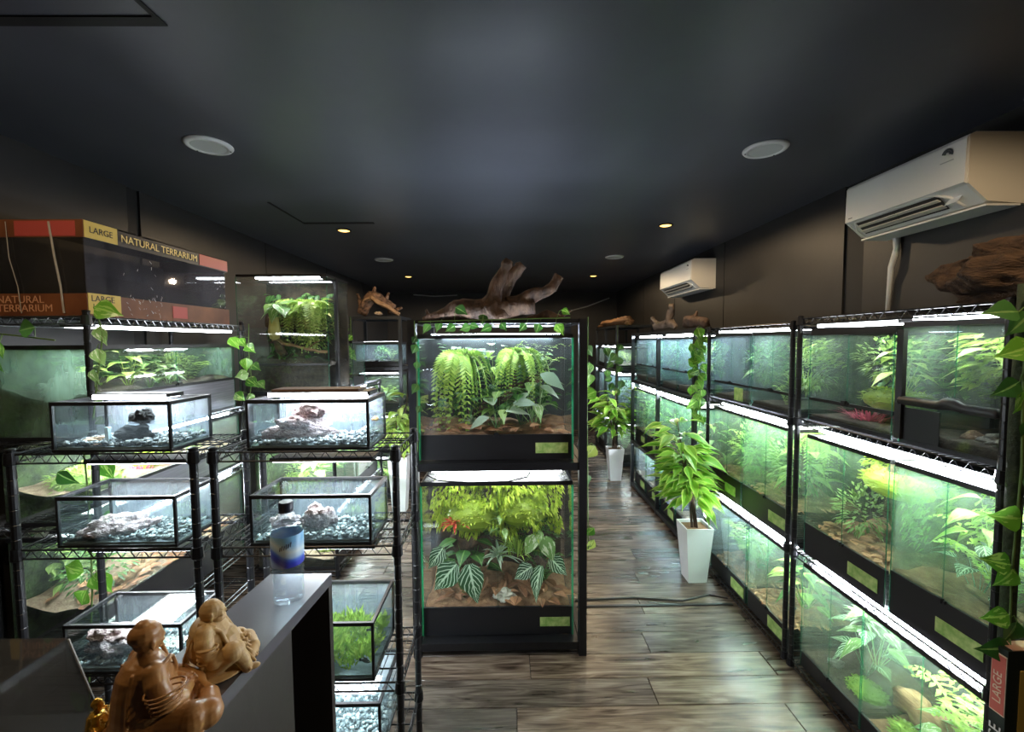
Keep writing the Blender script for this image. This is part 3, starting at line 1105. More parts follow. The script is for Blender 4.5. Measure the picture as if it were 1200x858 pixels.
# steel racks beyond
steel_rack('grey steel rack with hazy green tanks, below the far air conditioner', 1.62, .46, 1.74, (.05, .53, 1.22, 1.74), (1.42, 4.88, 0), RZ, mids=(.82,))
steel_rack('last grey steel rack near back wall, bark slabs on top', 1.25, .46, 1.86, (.05, .62, 1.28, 1.62, 1.86), (1.42, 6.85, 0), RZ, mids=(.62,))
k = 0
words = ('first', 'second', 'third', 'fourth')
for y1, y0 in ((4.84, 4.48), (4.46, 4.10), (4.03, 3.68), (3.66, 3.30)):
    pos = ('farthest', 'third', 'second', 'nearest')[k]
    nxt = f'{pos} column of the grey steel rack'
    rt(f'hazy pane tank with black-framed hatch below, top of {nxt}', y1, y0, 1.225, .46, base=.17, doors=1, gl=FOGB, back=MOSSB, panel=GL, pieces=(
        ('mbush', f'hazy bush in top tank, {nxt}', 0, .2, .16, .26), ('darkfern', f'dark fern low in top tank, {nxt}', .05, .12, .02, .16)))
    rt(f'green-misted tall tank with black base, middle of {nxt}', y1, y0, .535, .60, base=.14, doors=2, gl=FOG3, back=MOSSB, soil=SOILB, card=(.08, .12, .06), litter=True, pieces=(
        (('bush', 'fern', 'mbush', 'broad')[k], f'misted green plant in middle tank, {nxt}', 0, .18, .14, .4), ('log', f'upright wood piece in middle tank, {nxt}', .08, .2, .3, .3, {'r': .022, 'ry': PI / 2, 'seed': k + 10})))
    rt(f'low bottom tank with label card, {nxt}', y1, y0, .055, .44, base=.12, doors=1, gl=FOGB, back=CORK, soil=SAND, card=(.08, .13, .07), pieces=(
        ('log', f'grey driftwood piece in bottom tank, {nxt}', 0, .18, .2, .26, {'r': .04, 'seed': k + 20, 'rz': .5}), ('midfern', f'fern sprig in bottom tank, {nxt}', -.1, .16, .12, .24)))
    k += 1
for z, nm in ((1.69, 'top'), (1.145, 'middle'), (.50, 'bottom')):
    for y1, y0, side in ((4.82, 4.11, 'far'), (4.02, 3.31, 'near')):
        led(f'white light panel over {nm} tanks in the {side} half of grey steel rack', y1 - y0, .2, (XF + .13, (y1 + y0) / 2, z + (.0 if nm == 'top' else .015)), RZ, DIFF, 'LED light panels of the grey steel rack', lipm=None)
k = 0
for y1, y0 in ((6.80, 6.26), (6.18, 5.64)):
    pos = ('farther', 'nearer')[k]
    rt(f'small lit tank under the bark slabs, {pos} half of last rack', y1, y0, 1.285, .28, base=.05, doors=1, gl=FOG2, back=None, pieces=(('fern', f'fern in small tank under bark slabs, {pos} half', 0, .2, .05, .2),))
    rt(f'blue-green misted tank on middle of last rack, {pos} half', y1, y0, .625, .58, base=.12, gl=FOGB, back=MOSSB, pieces=(('dbush', f'dim bush in middle tank of last rack, {pos} half', 0, .2, .1, .4),))
    rt(f'dim tank on lowest shelf of last rack, {pos} half', y1, y0, .055, .48, base=.1, gl=FOG1, back=CORK, pieces=(('darkfern', f'dim fern on lowest shelf of last rack, {pos} half', 0, .2, .1, .34),))
    for z, lv in ((1.575, 'small top'), (1.225, 'middle'), (.555, 'lowest')):
        led(f'light panel over the {lv} tank of last rack, {pos} half', y1 - y0 - .04, .2, (XF + .15, (y1 + y0) / 2, z), RZ, DIFF, 'LED light panels of the last rack')
    k += 1

# ------------------------------------------------------------------ black stand in the aisle with two large terrariums
st = steel_rack('black square-tube stand with two stacked terrariums, middle of the room', .865, .55, 1.765, (.075, 1.03), (-.478, 2.215, 0), 0, m=BLACKM, s=.04, name='terrarium_stand')
for y in (0, .55):
    bx('beam', (.825, .03, .02), (.4325, y, 1.755), BLACKM, st)
for x in (0, .865):
    bx('side_beam', (.03, .51, .02), (x, .275, 1.755), BLACKM, st)
for i in range(14):
    bx('top_bar', (.006, .52, .006), (.05 + i * .059, .275, 1.748), BLACKM, st)
bx('shade_board', (.80, .25, .004), (.4325, .285, 1.7425), BLACK, st)  # board added to block the tube light from the driftwood
GLC = glass('stand_glass', (.97, .985, .98), .008, (.75, .9, .85))
up_t, up_at = terrarium('large upper terrarium with drooping ferns, on the black stand', .80, .46, .655, (-.058, 2.255, 1.035), 0, base=.125, doors=2, gl=GLC, back=DARKB, soil=SOILB,
                        card=(.29, .17, .055), frame=.02, edge=.010, lid=True, pieces=(
    ('hang', 'big drooping fern on the left of upper stand terrarium', -.2, .2, .53, .42, {'sc': (.5, .45, .5)}),
    ('hang', 'widest lime-green fern spilling from the top of upper stand terrarium', .12, .2, .55, .42, {'sc': (.66, .5, .36), 'rz': 1}),
    ('fern', 'upright bright fern in top corner near the card side, upper stand terrarium', .26, .2, .38, .26),
    ('broad', 'bright climbing leaves high at back of upper stand terrarium', -.02, .3, .36, .26),
    ('midfern', 'pale fern low in the left corner of upper stand terrarium', -.3, .16, .12, .16),
    ('mbroad', 'leafy plant in the middle of upper stand terrarium floor', .02, .2, .12, .28),
    ('dbroad', 'dark-leaved plant behind the left ferns of upper stand terrarium', -.17, .3, .12, .3),
    ('pale', 'silvery rosette beside the middle plant of upper stand terrarium', -.14, .2, .13, .16),
    ('dbroad', 'dark plant near right pane of upper stand terrarium', .14, .28, .12, .28),
    ('spot', 'pale big-leaved plant by the right pane of upper stand terrarium', .25, .22, .12, .34),
    ('dcreep', 'dark creeper across the back of upper stand terrarium', 0, .42, .2, .4, {'sc': (.74, .4, .4)}),
    ('log', 'dark branch crossing behind the ferns of upper stand terrarium', .05, .34, .3, .5, {'r': .025, 'ry': -.5, 'm': BARKD, 'seed': 13})))
lo_t, lo_at = terrarium('large lower terrarium with moss canopy and red bromeliad, on the black stand', .80, .48, .835, (-.058, 2.255, .082), 0, base=.145, doors=2, gl=GLC, back=CORK, soil=SOILB,
                        card=(.305, .16, .05), frame=.022, edge=.010, pieces=(
    ('wall', 'yellow-green moss canopy on left upper back of lower stand terrarium', -.17, .40, .44, .36, {'sc': (.44, 1.0, .36)}),
    ('wall', 'fluffier yellow moss canopy on right upper back of lower stand terrarium', .17, .40, .46, .34, {'sc': (.40, 1.1, .33), 'rz': .1}),
    ('moss', 'hanging moss ball near right top of lower stand terrarium', .14, .26, .55, .3, {'sc': (.34, .26, .26)}),
    ('moss', 'hanging moss ball near left top of lower stand terrarium', -.15, .26, .52, .3, {'sc': (.34, .26, .26)}),
    ('rbrom', 'red bromeliad high on the left of lower stand terrarium', -.25, .18, .52, .15),
    ('rbrom', 'faint red bromeliad in the middle top of lower stand terrarium', -.02, .28, .50, .10),
    ('spot', 'small-leaved vine hanging down the middle of lower stand terrarium', .03, .22, .42, .2),
    ('grass', 'spiky air plant with long thin leaves in middle of lower stand terrarium', .11, .16, .36, .2),
    ('pale', 'grey-green air plant left of the spiky one, lower stand terrarium', .0, .18, .33, .18),
    ('log', 'dark sloping branch across lower stand terrarium', .02, .26, .33, .6, {'r': .035, 'ry': .35, 'm': BARKD, 'seed': 14}),
    ('log', 'mossy horizontal branch at left of lower stand terrarium', -.13, .2, .30, .3, {'r': .022, 'ry': -.1, 'm': BARK, 'seed': 15}),
    ('rock', 'round pale stone bowl on the litter of lower stand terrarium', .04, .08, .175, (.058, .05, .04), {'m': mat('pale_stone', (.42, .42, .34), .9, c2=(.58, .56, .46), scale=20), 'seed': 5}),
    ('dbroad', 'dark leafy plant in the left back of lower stand terrarium', -.31, .22, .14, .36),
    ('dbush', 'dark bush in the right back of lower stand terrarium', .3, .34, .3, .3),
    ('darkfern', 'dark fern behind right veined leaves, lower stand terrarium', .26, .24, .14, .22)))
R = random.Random(3)
DL = MB().leaf((0, 0, 0), (1, 0, .1), (0, 0, 1), 1, .45, LANCE, .15, .35).mesh('dry_leaf', G_DRY)
for par, at_, z0, n, spread in ((up_t, up_at, .13, 44, .37), (lo_t, lo_at, .15, 46, .36)):
    for i in range(n):
        x = R.uniform(-spread, spread)
        y = R.uniform(.03, .2)
        link('dry_leaf', DL, par, (x, y, z0 + R.uniform(.004, .03)), (R.uniform(-.3, .3), R.uniform(-.3, .1), R.uniform(0, 6.28)), R.uniform(.07, .13))
SHL = MB().leaf((0, 0, 0), (1, 0, 0), (0, 0, 1), 1, .72, SHIELD, .25, .18).mesh('leaf', G_VEIN)
SPL = MB().leaf((0, 0, 0), (1, 0, 0), (0, 0, 1), 1, .66, SHIELD, .25, .18).mesh('leaf', G_SPOT)
SUB = MB().leaf((0, 0, 0), (1, 0, 0), (0, 0, 1), 1, .6, LANCE, .35, .2).mesh('leaf', G_PALE)


def leafplant(label, base, leaves, me, name='veined_plant'):
    """leaves: (tip offset, pitch, yaw, roll, length)"""
    t = thing(name, label, 'plant', base)
    for (o, pi_, ya, ro, L) in leaves:
        o = Vector(o)
        MB().tube([(0, 0, 0), o * .5 + Vector((0, 0, .012)), o], .0035, 6).build('stem', STEM, t)
        link('leaf', me, t, o, (ro, pi_, ya), L)
    return t


leafplant('white-veined plant with two broad leaves, lower stand terrarium, left', lo_at(-.19, .1, .15), (
    ((-.035, -.02, .20), .75, PI + .3, -1.0, .19), ((.035, -.04, .21), 1.05, -1.2, .55, .20), ((-.12, .05, .26), .7, PI + .8, -.9, .13), ((-.09, .08, .18), .9, PI + .2, -1.0, .13)), SHL)
leafplant('white-veined plant with three overlapping leaves, lower stand terrarium, right', lo_at(.22, .1, .15), (
    ((.02, -.03, .19), .85, -2.2, .5, .18), ((-.03, 0, .17), .55, PI, -.9, .13), ((.07, .02, .21), .6, -.5, .8, .13), ((0, .05, .14), .9, -1.6, .2, .12)), SHL)
leafplant('spotted twin-leaved plant above the veined leaves, lower stand terrarium', lo_at(.23, .16, .36), (
    ((-.02, -.02, .12), .9, PI + .6, -.7, .12), ((.03, -.02, .11), 1.0, -.9, .7, .14), ((.0, .02, .13), .4, -1.6, 0, .09)), SPL, 'spotted_plant')
leafplant('small plant with silvery paddle leaves at the center floor, upper stand terrarium', up_at(.0, .09, .13), (
    ((-.04, -.02, .08), .3, PI, -.5, .13), ((.05, 0, .11), -.1, .2, .4, .14), ((.09, .02, .15), -.2, -.3, .6, .13), ((-.02, .02, .14), -.5, 1.9, 0, .14)), SUB, 'paddle_plant')
leafplant('tall plant with two bluish arrow leaves, upper stand terrarium', up_at(.24, .14, .13), (
    ((-.0, -.02, .31), .35, -.4, .7, .15), ((.0, -.01, .24), .3, .1, .5, .13), ((-.06, .02, .2), .5, PI, -.5, .11)), SUB, 'arrow_leaf_plant')
for yy, lb in ((2.32, 'added front bare light tube under the top bars of the black stand'), (2.68, 'added rear bare light tube under the top bars of the black stand')):  # added tubes, brightening the upper terrarium and the ceiling above
    t = thing('added_tube', lb, 'light', (-.058, yy, 1.685), 0, 'added light tubes of the black stand')
    MB().tube([(-.34, 0, 0), (.34, 0, 0)], .010, 12).build('tube', TUBEM, t, smooth=True)
    for sx in (-.352, .352):
        MB().tube([(sx - .012, 0, 0), (sx + .012, 0, 0)], .014, 10).build('end_socket', BLACK, t)
led('greenish light panel between the two stand terrariums', .72, .22, (-.058, 2.42, .955), 0, DIFFS, 'light panels of the black stand', lipm=LIPS)
MB().tube([(-.42, 2.24, .96), (-.36, 2.225, .935), (-.2, 2.22, .925), (0, 2.22, .928), (.1, 2.225, .95), (.13, 2.3, .965)], .004, 6).build('cable', BLACK)
tag(bpy.data.objects['cable'], 'thin black cable sagging over the lower stand terrarium', 'cable')

# ------------------------------------------------------------------ left wall: long wire rack with boxed terrarium on top
wire_rack('chrome wire rack along the wall under the boxed terrarium', 1.03, .45, 1.79, (.10, .33, .88, 1.245, 1.765), (-1.70, 1.79, 0), LZ, wm=WIRE)
SIDEB = glass('green_side_glass', (.78, .92, .84), .24, (.6, .86, .72))
PANELS = mat('reflection_streak_panel', (.20, .20, .23), .3, .3, c2=(.32, .32, .37), scale=5, stretch=(1, 1, 30))  # silver reflections on glossy black panels, painted in as pale streaks


def lt(label, y0, y1, z, H, **kw):
    return terrarium(label, y1 - y0, kw.pop('D', .40), H, (kw.pop('xf', -1.722), (y0 + y1) / 2, z), LZ, **kw)


lt('long terrarium with green back and white pot inside, under the boxed one', 1.82, 2.76, 1.25, .40, base=.185, gl=FOG1, back=MOSSB, soil=SOIL, panel=PANELS, sidegl=SIDEB, pieces=(
    ('rock', 'grey-green boulder near the end pane of the long terrarium', -.36, .22, .2, (.09, .08, .10), {'m': ROCKG, 'seed': 11}),
    ('broad', 'large lime plant in the middle of the long terrarium', -.12, .15, .18, .2), ('mbroad', 'mid-green broad plant beside the lime one in the long terrarium', -.02, .12, .17, .17),
    ('spot', 'spotted plant behind the door latch of the long terrarium', .08, .1, .17, .15), ('broad', 'small lime plant at the end pane of the long terrarium', -.26, .2, .19, .14),
    ('mbush', 'green bush in the far half of the long terrarium', .24, .2, .18, .18), ('fern', 'fern at the far end of the long terrarium', .38, .18, .18, .18),
    ('dcreep', 'dark creeper along the back of the long terrarium', .1, .36, .19, .16, {'sc': (.7, .3, .16)})))
MB().lathe([(.04, 0), (.05, .075), (.053, .078), (.048, .078)], 20).build('white_pot', WHITEP, None, (-1.94, 2.0, 1.45))
tag(bpy.data.objects['white_pot'], 'small white pot standing inside the long terrarium', 'pot')
lt('terrarium with pale pink gravel and moss heap, second level of the chrome rack', 1.82, 2.78, .885, .33, base=.14, gl=FOG1, back=MOSSB, soil=SAND, panel=PANELS, pieces=(
    ('gmoss', 'large olive moss heap at end of the pink gravel terrarium', -.34, .2, .1, .26, {'sc': (.26, .3, .24)}), ('moss', 'yellow moss heap in middle of pink gravel terrarium', .0, .16, .12, .2),
    ('pink', 'pinkish grass by the front of the pink gravel terrarium', -.12, .08, .12, .12, {'sc': (.3, .12, .1)}), ('mbush', 'bush at far end of pink gravel terrarium', .3, .2, .12, .2)))
lt('terrarium with brown sand slope, third level of the chrome rack', 1.82, 2.78, .335, .50, base=.19, gl=FOG1, back=MOSSB, soil=SAND, litter=True, panel=BLACK, pieces=(
    ('dbush', 'dark bush at the end pane of the brown sand terrarium', -.32, .2, .16, .3), ('mcreep', 'leafy creeper on the back of the brown sand terrarium', .05, .36, .2, .26, {'sc': (.8, .3, .26)}),
    ('mbroad', 'broad plant in the brown sand terrarium', .1, .2, .18, .26), ('log', 'tan root lying on the brown sand', -.2, .1, .21, .24, {'r': .02, 'm': BARKL, 'seed': 16})))
for z, nm, g in ((1.725, 'boxed terrarium', 'top'), (1.212, 'long terrarium', 'second'), (.845, 'pink gravel terrarium', 'third')):
    led(f'white light panel of the chrome rack below the {nm}', .92, .14 if z > 1.6 else .2, (-1.79 if z > 1.6 else -1.86, 2.3, z), LZ, DIFF, 'light panels of the chrome wall rack', lipm=LIPS if z > 1.6 else None)

# boxed terrarium: glass tank packed in printed card bands and clear film
CARDB = mat('brown_print_card', (.10, .03, .012), .55, c2=(.22, .08, .03), scale=6)
CARDY = mat('yellow_print_card', (.62, .46, .10), .5)
CARDR = mat('red_print_card', (.42, .07, .06), .5)
CARDK = mat('black_print_card', (.02, .016, .014), .5)
GOLD = mat('gold_print', (.85, .66, .25), .4)
CREAM = mat('cream_print', (.75, .62, .45), .6)
ORANGE = mat('orange_print', (.62, .32, .18), .6)
FILM = glass('clear_film', (.66, .66, .70), .20, (.42, .42, .48))
DGL = glass('dark_glass', (.45, .43, .40), .12, (.2, .18, .15))


def boxed():
    L, Wd, H = .90, .405, .385
    t = thing('boxed_terrarium', 'new glass terrarium packed in printed card bands and clear film, on top of chrome rack', 'boxed tank', (-1.70, 1.80, 1.77), LZ)
    # local x along the wall (away from the camera), local y towards the wall
    for z, h, nm in ((.045, .09, 'bottom_card'), (H - .035, .07, 'top_card')):
        bx(nm, (.006, Wd, h), (0, Wd / 2, z), CARDB, t)
        bx(nm, (L, .006, h), (L / 2, .003, z), CARDB if z < .1 else CARDK, t)
        bx(nm, (.006, Wd, h), (L, Wd / 2, z), CARDB, t)
    bx('top_card', (L, Wd, .005), (L / 2, Wd / 2, H - .003), CARDK, t)
    bx('film', (.003, Wd - .01, H - .16), (.001, Wd / 2, H / 2 + .01), DGL, t)
    bx('film', (L - .03, .003, H - .16), (L / 2 - .015, .002, H / 2 + .01), FILM, t)
    bx('film', (.003, Wd - .01, H - .16), (L - .02, Wd / 2, H / 2 + .01), FILM, t)
    bx('inner_back', (L - .04, .012, H - .1), (L / 2, Wd - .03, H / 2), DARKB, t)
    bx('inner_base', (L - .05, Wd - .06, .08), (L / 2, Wd / 2, .045), SOIL, t)
    for y, zz in ((0, H - .035), (0, .05)):
        bx('yellow_label', (.15, .002, .068 if zz > .1 else .085), (.076, -.001, zz), CARDY, t)
    for zz, h in ((H - .035, .07), (.045, .09)):
        bx('yellow_edge', (.002, .05, h), (-.004, Wd - .025, zz), CARDY, t)
    bx('red_label', (.24, .002, .06), (.78, -.001, H - .035), CARDR, t)
    bx('red_label', (.10, .002, .06), (.50, -.001, .045), CARDR, t)
    bx('red_panel', (.002, .24, .06), (-.004, .15, H - .036), CARDR, t)
    rx = (PI / 2, 0, 0)
    text('LARGE', .036, CARDK, t, (.02, -.003, H - .046), rx)
    text('LARGE', .036, CARDK, t, (.012, -.003, .06), rx)
    text('NATURAL TERRARIUM', .047, GOLD, t, (.165, -.004, H - .052), rx)
    rl = (PI / 2, 0, -PI / 2)
    text('NATURAL', .042, ORANGE, t, (-.005, .36, .052), rl)
    text('TERRARIUM', .042, ORANGE, t, (-.005, .36, .017), rl)
    for y, dx in ((.13, .0), (Wd - .01, 0), (.30, .01)):
        MB().tube([(-.008, y, H - .01), (-.012, y - .02 + dx, H * .6), (-.01, y - .035, H * .3), (-.008, y - .04, .01)], .004 if y != .30 else .0015, 6).build('strap', mat('grey_strap', (.35, .32, .27), .6), t)
    R = random.Random(5)
    b = MB()
    for i in range(46):
        x, z = R.uniform(.17, .38) if i < 36 else R.uniform(.80, .89), R.uniform(.02, .12) if i < 30 else R.uniform(.1, .28)
        b.tube([(x, -.004, z), (x + R.uniform(-.01, .012), -.0045, z - R.uniform(.004, .016))], R.uniform(.0004, .0011), 4)
    b.build('film_glint', mat('film_glint', (.6, .6, .62), .15), t, kind='stuff')  # highlights on the wrinkled film, drawn as tiny pale tubes


boxed()

# ------------------------------------------------------------------ left: rack with the tall terrarium on top
wire_rack('black wire rack carrying the tall narrow-topped terrarium, beyond the chrome rack', 1.10, .62, 1.31, (.05, .46, .93, 1.30), (-1.20, 2.99, 0), LZ)
tt, tat = terrarium('tall terrarium with hanging pitcher plant and dense leaves, beyond boxed tank', .615, .40, .815, (-1.53, 3.005, 1.307), 0, base=.20, doors=1, gl=GLC, back=CORK, panel=FOG1, frame=.016, edge=.003, lid=False, pieces=(
    ('lhang', 'dense cascading lime plant in the tall terrarium', .1, .2, .62, .36, {'sc': (.55, .5, .42)}), ('broad', 'leafy lime plant high at the right of the tall terrarium', .17, .18, .42, .3),
    ('pale', 'pale rosette under the light of the tall terrarium', -.08, .18, .56, .2), ('broad', 'lime plant in the middle of the tall terrarium', .06, .22, .36, .3),
    ('dcreep', 'dark creeper on the back of the tall terrarium', -.05, .35, .22, .5, {'sc': (.5, .3, .5)}), ('bush', 'lime bush filling the right middle of the tall terrarium', .15, .18, .30, .34), ('lhang', 'second cascading lime plant near the left of the tall terrarium', -.08, .24, .64, .3),
    ('grass', 'tuft of grass lit low in the tall terrarium', .12, .12, .08, .12),
    ('log', 'thin bent branch low in the tall terrarium', .05, .12, .32, .4, {'r': .010, 'ry': .25, 'm': BARKL, 'seed': 18}),
    ('log', 'dark upright root at left of the tall terrarium', -.19, .26, .42, .36, {'r': .03, 'ry': PI / 2 - .3, 'm': BARKD, 'seed': 19})))
bx('corner_post', (.02, .03, .80), (.300, .17, .41), BLACK, tt)
led('thin white light bar at the top of the tall terrarium', .46, .05, (-1.50, 3.06, 2.098), 0, DIFF, 'light bars of the tall terrarium rack', lipm=LIPS)
led('second light bar behind the first in the tall terrarium', .46, .05, (-1.50, 3.22, 2.098), 0, DIFF, 'light bars of the tall terrarium rack', lip=False)
# pitcher plant in the tall terrarium
pt = thing('pitcher_plant', 'yellow hanging pitcher with pale arching leaves in the tall terrarium', 'plant', tat(-.07, .10, .62))
MB().lathe([(.006, -.16), (.03, -.15), (.042, -.10), (.034, -.05), (.030, -.015), (.036, 0), (.030, -.004)], 14).build('pitcher', mat('pitcher_yellow', (.50, .42, .10), .4, c2=(.62, .60, .22), scale=20), pt, (-.03, -.02, -.09), smooth=True)
MB().tube([(0, 0, 0), (-.03, -.01, .03), (-.06, -.02, -.06), (-.035, -.02, -.1)], .004, 6).build('tendril', STEM, pt)
for a, L, pch in ((.3, .22, -.3), (2.6, .24, .1), (3.5, .2, .5), (5.4, .22, .35), (4.5, .2, .8)):
    link('leaf', SPL, pt, (0, 0, 0), (0, pch, a), L * .8)
terr_small = lt('small narrow terrarium behind the tall one, lit pale green', 3.46, 3.74, 1.307, .36, D=.40, xf=-1.222, base=.07, doors=1, gl=FOG2, back=MOSSB, pieces=(
    ('mbush', 'pale bush in the small narrow terrarium', 0, .18, .06, .26),))
for nm, y0, y1, kd in (('nearer', 3.01, 3.47, 'broad'), ('farther', 3.52, 4.04, 'fern')):
    lt(f'lush planted tank on middle shelf of the tall terrarium rack, {nm} one', y0, y1, .465, .44, D=.54, xf=-1.222, base=.09, gl=FOG1, back=MOSSB, sidegl=FOG1, pieces=(
        (kd, f'yellow-green plant by the aisle pane, {nm} middle tank', -.08, .12, .09, .32), ('mbush', f'bushy plant in the {nm} middle tank of tall terrarium rack', .05, .3, .08, .32), ('gmoss', f'moss heap in the {nm} middle tank of tall terrarium rack', -.05, .38, .08, .26)))
    lt(f'low tank on bottom shelf of the tall terrarium rack, {nm} one', y0, y1, .055, .36, D=.54, xf=-1.222, base=.08, doors=1, gl=FOG1, back=CORK, soil=SAND, pieces=(
        ('moss', f'mossy mound in the {nm} bottom tank of tall terrarium rack', -.05, .12, .07, .2), ('midfern', f'fern in the {nm} bottom tank of tall terrarium rack', .05, .3, .08, .26)))
    for z, lv in ((.895, 'middle'), (.425, 'bottom')):
        led(f'light panel over the {nm} {lv} tank of the tall terrarium rack', y1 - y0 - .02, .3, (-1.42, (y0 + y1) / 2, z), LZ, DIFF, 'light panels of the tall terrarium rack')
    lt(f'shallow glass tank beneath the tall terrarium shelf, {nm} one', y0, y1, .945, .30, D=.54, xf=-1.222, base=.06, doors=1, gl=FOGB, back=DARKB, sidegl=FOGB, pieces=(
        ('dbush', f'dark bush in the {nm} shallow tank below the tall terrarium', 0, .25, .06, .2),))
    led(f'light bar over the {nm} shallow tank below the tall terrarium', y1 - y0 - .02, .2, (-1.40, (y0 + y1) / 2, 1.262), LZ, DIFFC, 'light panels of the tall terrarium rack')

# far left rack
steel_rack('dark steel rack at the far left with driftwood heap on top', .50, .45, 1.925, (.06, .50, .96, 1.40, 1.925), (-1.60, 4.52, 0), 0, m=GREYM)
for z, H, nm, kd, g in ((1.405, .25, 'small bright blue-white', 'dbush', FOGB), (.965, .36, 'silver-leaved', 'pale', FOG1), (.505, .36, 'mossy', 'gmoss', FOG1), (.065, .36, 'dim lowest', 'midfern', FOG1)):
    terrarium(f'{nm} tank on the far left steel rack', .44, .38, H, (-1.35, 4.545, z), 0, base=.05, doors=1, gl=g, back=MOSSB if kd != 'dbush' else DARKB, pieces=((kd, f'plant in the {nm} tank of far left rack', 0, .17, .05, H * .75), ('fern', f'fern beside the plant in the {nm} tank of far left rack', .12, .12, .05, H * .6)))
    led(f'light panel over the {nm} tank of the far left rack', .42, .2, (-1.35, 4.68, z + H + .012), 0, DIFFC, 'light panels of the far left rack', lip=False)

# ------------------------------------------------------------------ low wire racks with shallow aquariums
wire_rack('low black wire rack with three shallow aquariums, behind the carved figures', .59, .285, 1.312, (.12, .54, .975, 1.295), (-1.62, 1.42, 0), 0)
wire_rack('low black wire rack with four shallow aquariums, behind the water bottle', .595, .285, 1.312, (.225, .50, .975, 1.295), (-.965, 1.42, 0), 0)


def gravel_material():
    m, N, L, b = nodes_of('grey_gravel')
    g = N.new('ShaderNodeNewGeometry')
    r = ramp(N, L, g.outputs['Random Per Island'], [(0, (.02, .026, .03)), (.4, (.09, .11, .12)), (.75, (.26, .29, .31)), (1, (.62, .64, .63))])
    L.new(r.outputs[0], b.inputs['Base Color'])
    b.inputs['Roughness'].default_value = .4
    return m


GRAVEL = gravel_material()
ALGAE = leafmat('algae_leaf', (.22, .38, .03), (.45, .56, .08), trans=.3)


def gravelmesh(W, D):
    b = MB()
    R = random.Random(int(W * 1000))
    bm = bmesh.new()
    bmesh.ops.create_icosphere(bm, subdivisions=1, radius=1)
    vs = [v.co.copy() for v in bm.verts]
    fs = [tuple(v.index for v in f.verts) for f in bm.faces]
    bm.free()
    n = int(W * D * 12000)
    for i in range(n):
        c = Vector((R.uniform(-W / 2, W / 2), R.uniform(0, D), .010 + R.uniform(-.003, .008)))
        r = R.uniform(.0055, .0095)
        e = Euler((R.uniform(-.5, .5), R.uniform(-.5, .5), R.uniform(0, 6))).to_matrix()
        k = len(b.v)
        b.v += [tuple(c + e @ Vector((v.x * r * 1.25, v.y * r * .9, v.z * r * .65))) for v in vs]
        b.f += [tuple(k + q for q in f) for f in fs]
    return b.mesh('gravel', GRAVEL, True)


FROST = glass('frosted_back', (.88, .91, .96), .33, (.76, .80, .90))


def aquarium(label, x0, x1, y0, z, H, D, water=.5, gravel=True, back=None, lid=True):
    W = x1 - x0
    t = thing('aquarium', label, 'aquarium', ((x0 + x1) / 2, y0, z), 0, None)
    fr = ring(W, D, .011, .011, 0)
    link('bottom_frame', cached(('ab', W, D), lambda: ring(W, D, .009, .010, 0).mesh('bottom_frame', BLACK)), t)
    link('top_frame', cached(('at', W, D, H), lambda: ring(W, D, .012, .010, H - .012).mesh('top_frame', BLACK)), t)
    for sx in (-1, 1):
        for y in (.004, D - .004):
            bx('corner_seal', (.008, .008, H - .02), (sx * (W / 2 - .004), y, H / 2), BLACK, t)
        bx('side_pane', (.004, D - .018, H - .02), (sx * (W / 2 - .003), D / 2, H / 2), GL, t)
    bx('front_pane', (W - .018, .004, H - .02), (0, .003, H / 2), GL, t)
    bx('back_pane', (W - .018, .004, H - .02), (0, D - .003, H / 2), back or FROST, t)
    bx('base_plate', (W - .02, D - .02, .006), (0, D / 2, .012), mat('grey_base', (.25, .28, .3), .6), t)
    if gravel:
        g = link('gravel', cached(('gr', round(W, 2), D), lambda: gravelmesh(W - .03, D - .03)), t, (0, .015, .012), kind='stuff')
    if water:
        bx('water', (W - .012, D - .012, H * water - .016), (0, D / 2, .016 + (H * water - .016) / 2), WATER, t)
    if lid:
        bx('lid_pane', (W - .02, D - .02, .003), (0, D / 2, H - .004), GL, t)
    return t


aquarium('shallow aquarium with two stacked black rocks, behind the carved figures', -1.488, -1.10, 1.422, 1.299, .166, .20, .55, lid=False)
aquarium('shallow aquarium with flat pink rock, middle shelf behind the carved figures', -1.490, -1.098, 1.422, .979, .172, .20, .5)
aquarium('shallow aquarium with rounded pink coral rock, directly behind the carved figures', -1.492, -1.10, 1.422, .544, .17, .20, .5)
aquarium('shallow aquarium with large pink cave rock, above the water bottle', -.855, -.455, 1.422, 1.299, .168, .20, .55, lid=False)
aquarium('shallow aquarium with pink rocks, seen behind the water bottle', -.855, -.455, 1.422, .979, .17, .20, .5)
aquarium('green algae aquarium with a dark fish, beside the counter end', -.86, -.457, 1.422, .504, .205, .27, .72, gravel=False)
aquarium('empty-looking low aquarium under the green algae one', -.86, -.44, 1.422, .229, .195, .27, .4)
rock('upper small black rock stacked above water level, shallow aquarium', (-1.27, 1.52, 1.402), (.040, .032, .040), ROCKD, 21)
rock('lower wide black rock on gravel, shallow aquarium', (-1.285, 1.505, 1.342), (.066, .045, .042), ROCKD, 22)
rock('low tan stone left of the black rocks', (-1.40, 1.49, 1.328), (.035, .03, .016), mat('tan_rock', (.35, .22, .13), .9, c2=(.5, .36, .24), scale=20), 23)
rock('tiny brown stone in front of the black rocks', (-1.36, 1.45, 1.322), (.028, .014, .008), mat('brown_rock', (.15, .09, .06), .9, c2=(.25, .16, .1), scale=20), 24)
bx('filter_tube', (.012, .012, .055), (-1.352, 1.475, 1.345), mat('pale_blue_plastic', (.6, .78, .85), .3))
tag(bpy.data.objects['filter_tube'], 'short pale tube standing in gravel beside the black rocks', 'tube')
rock('flat pink-white rock on gravel, middle aquarium behind figures', (-1.345, 1.49, 1.022), (.105, .055, .056), LAVA, 25, .4)
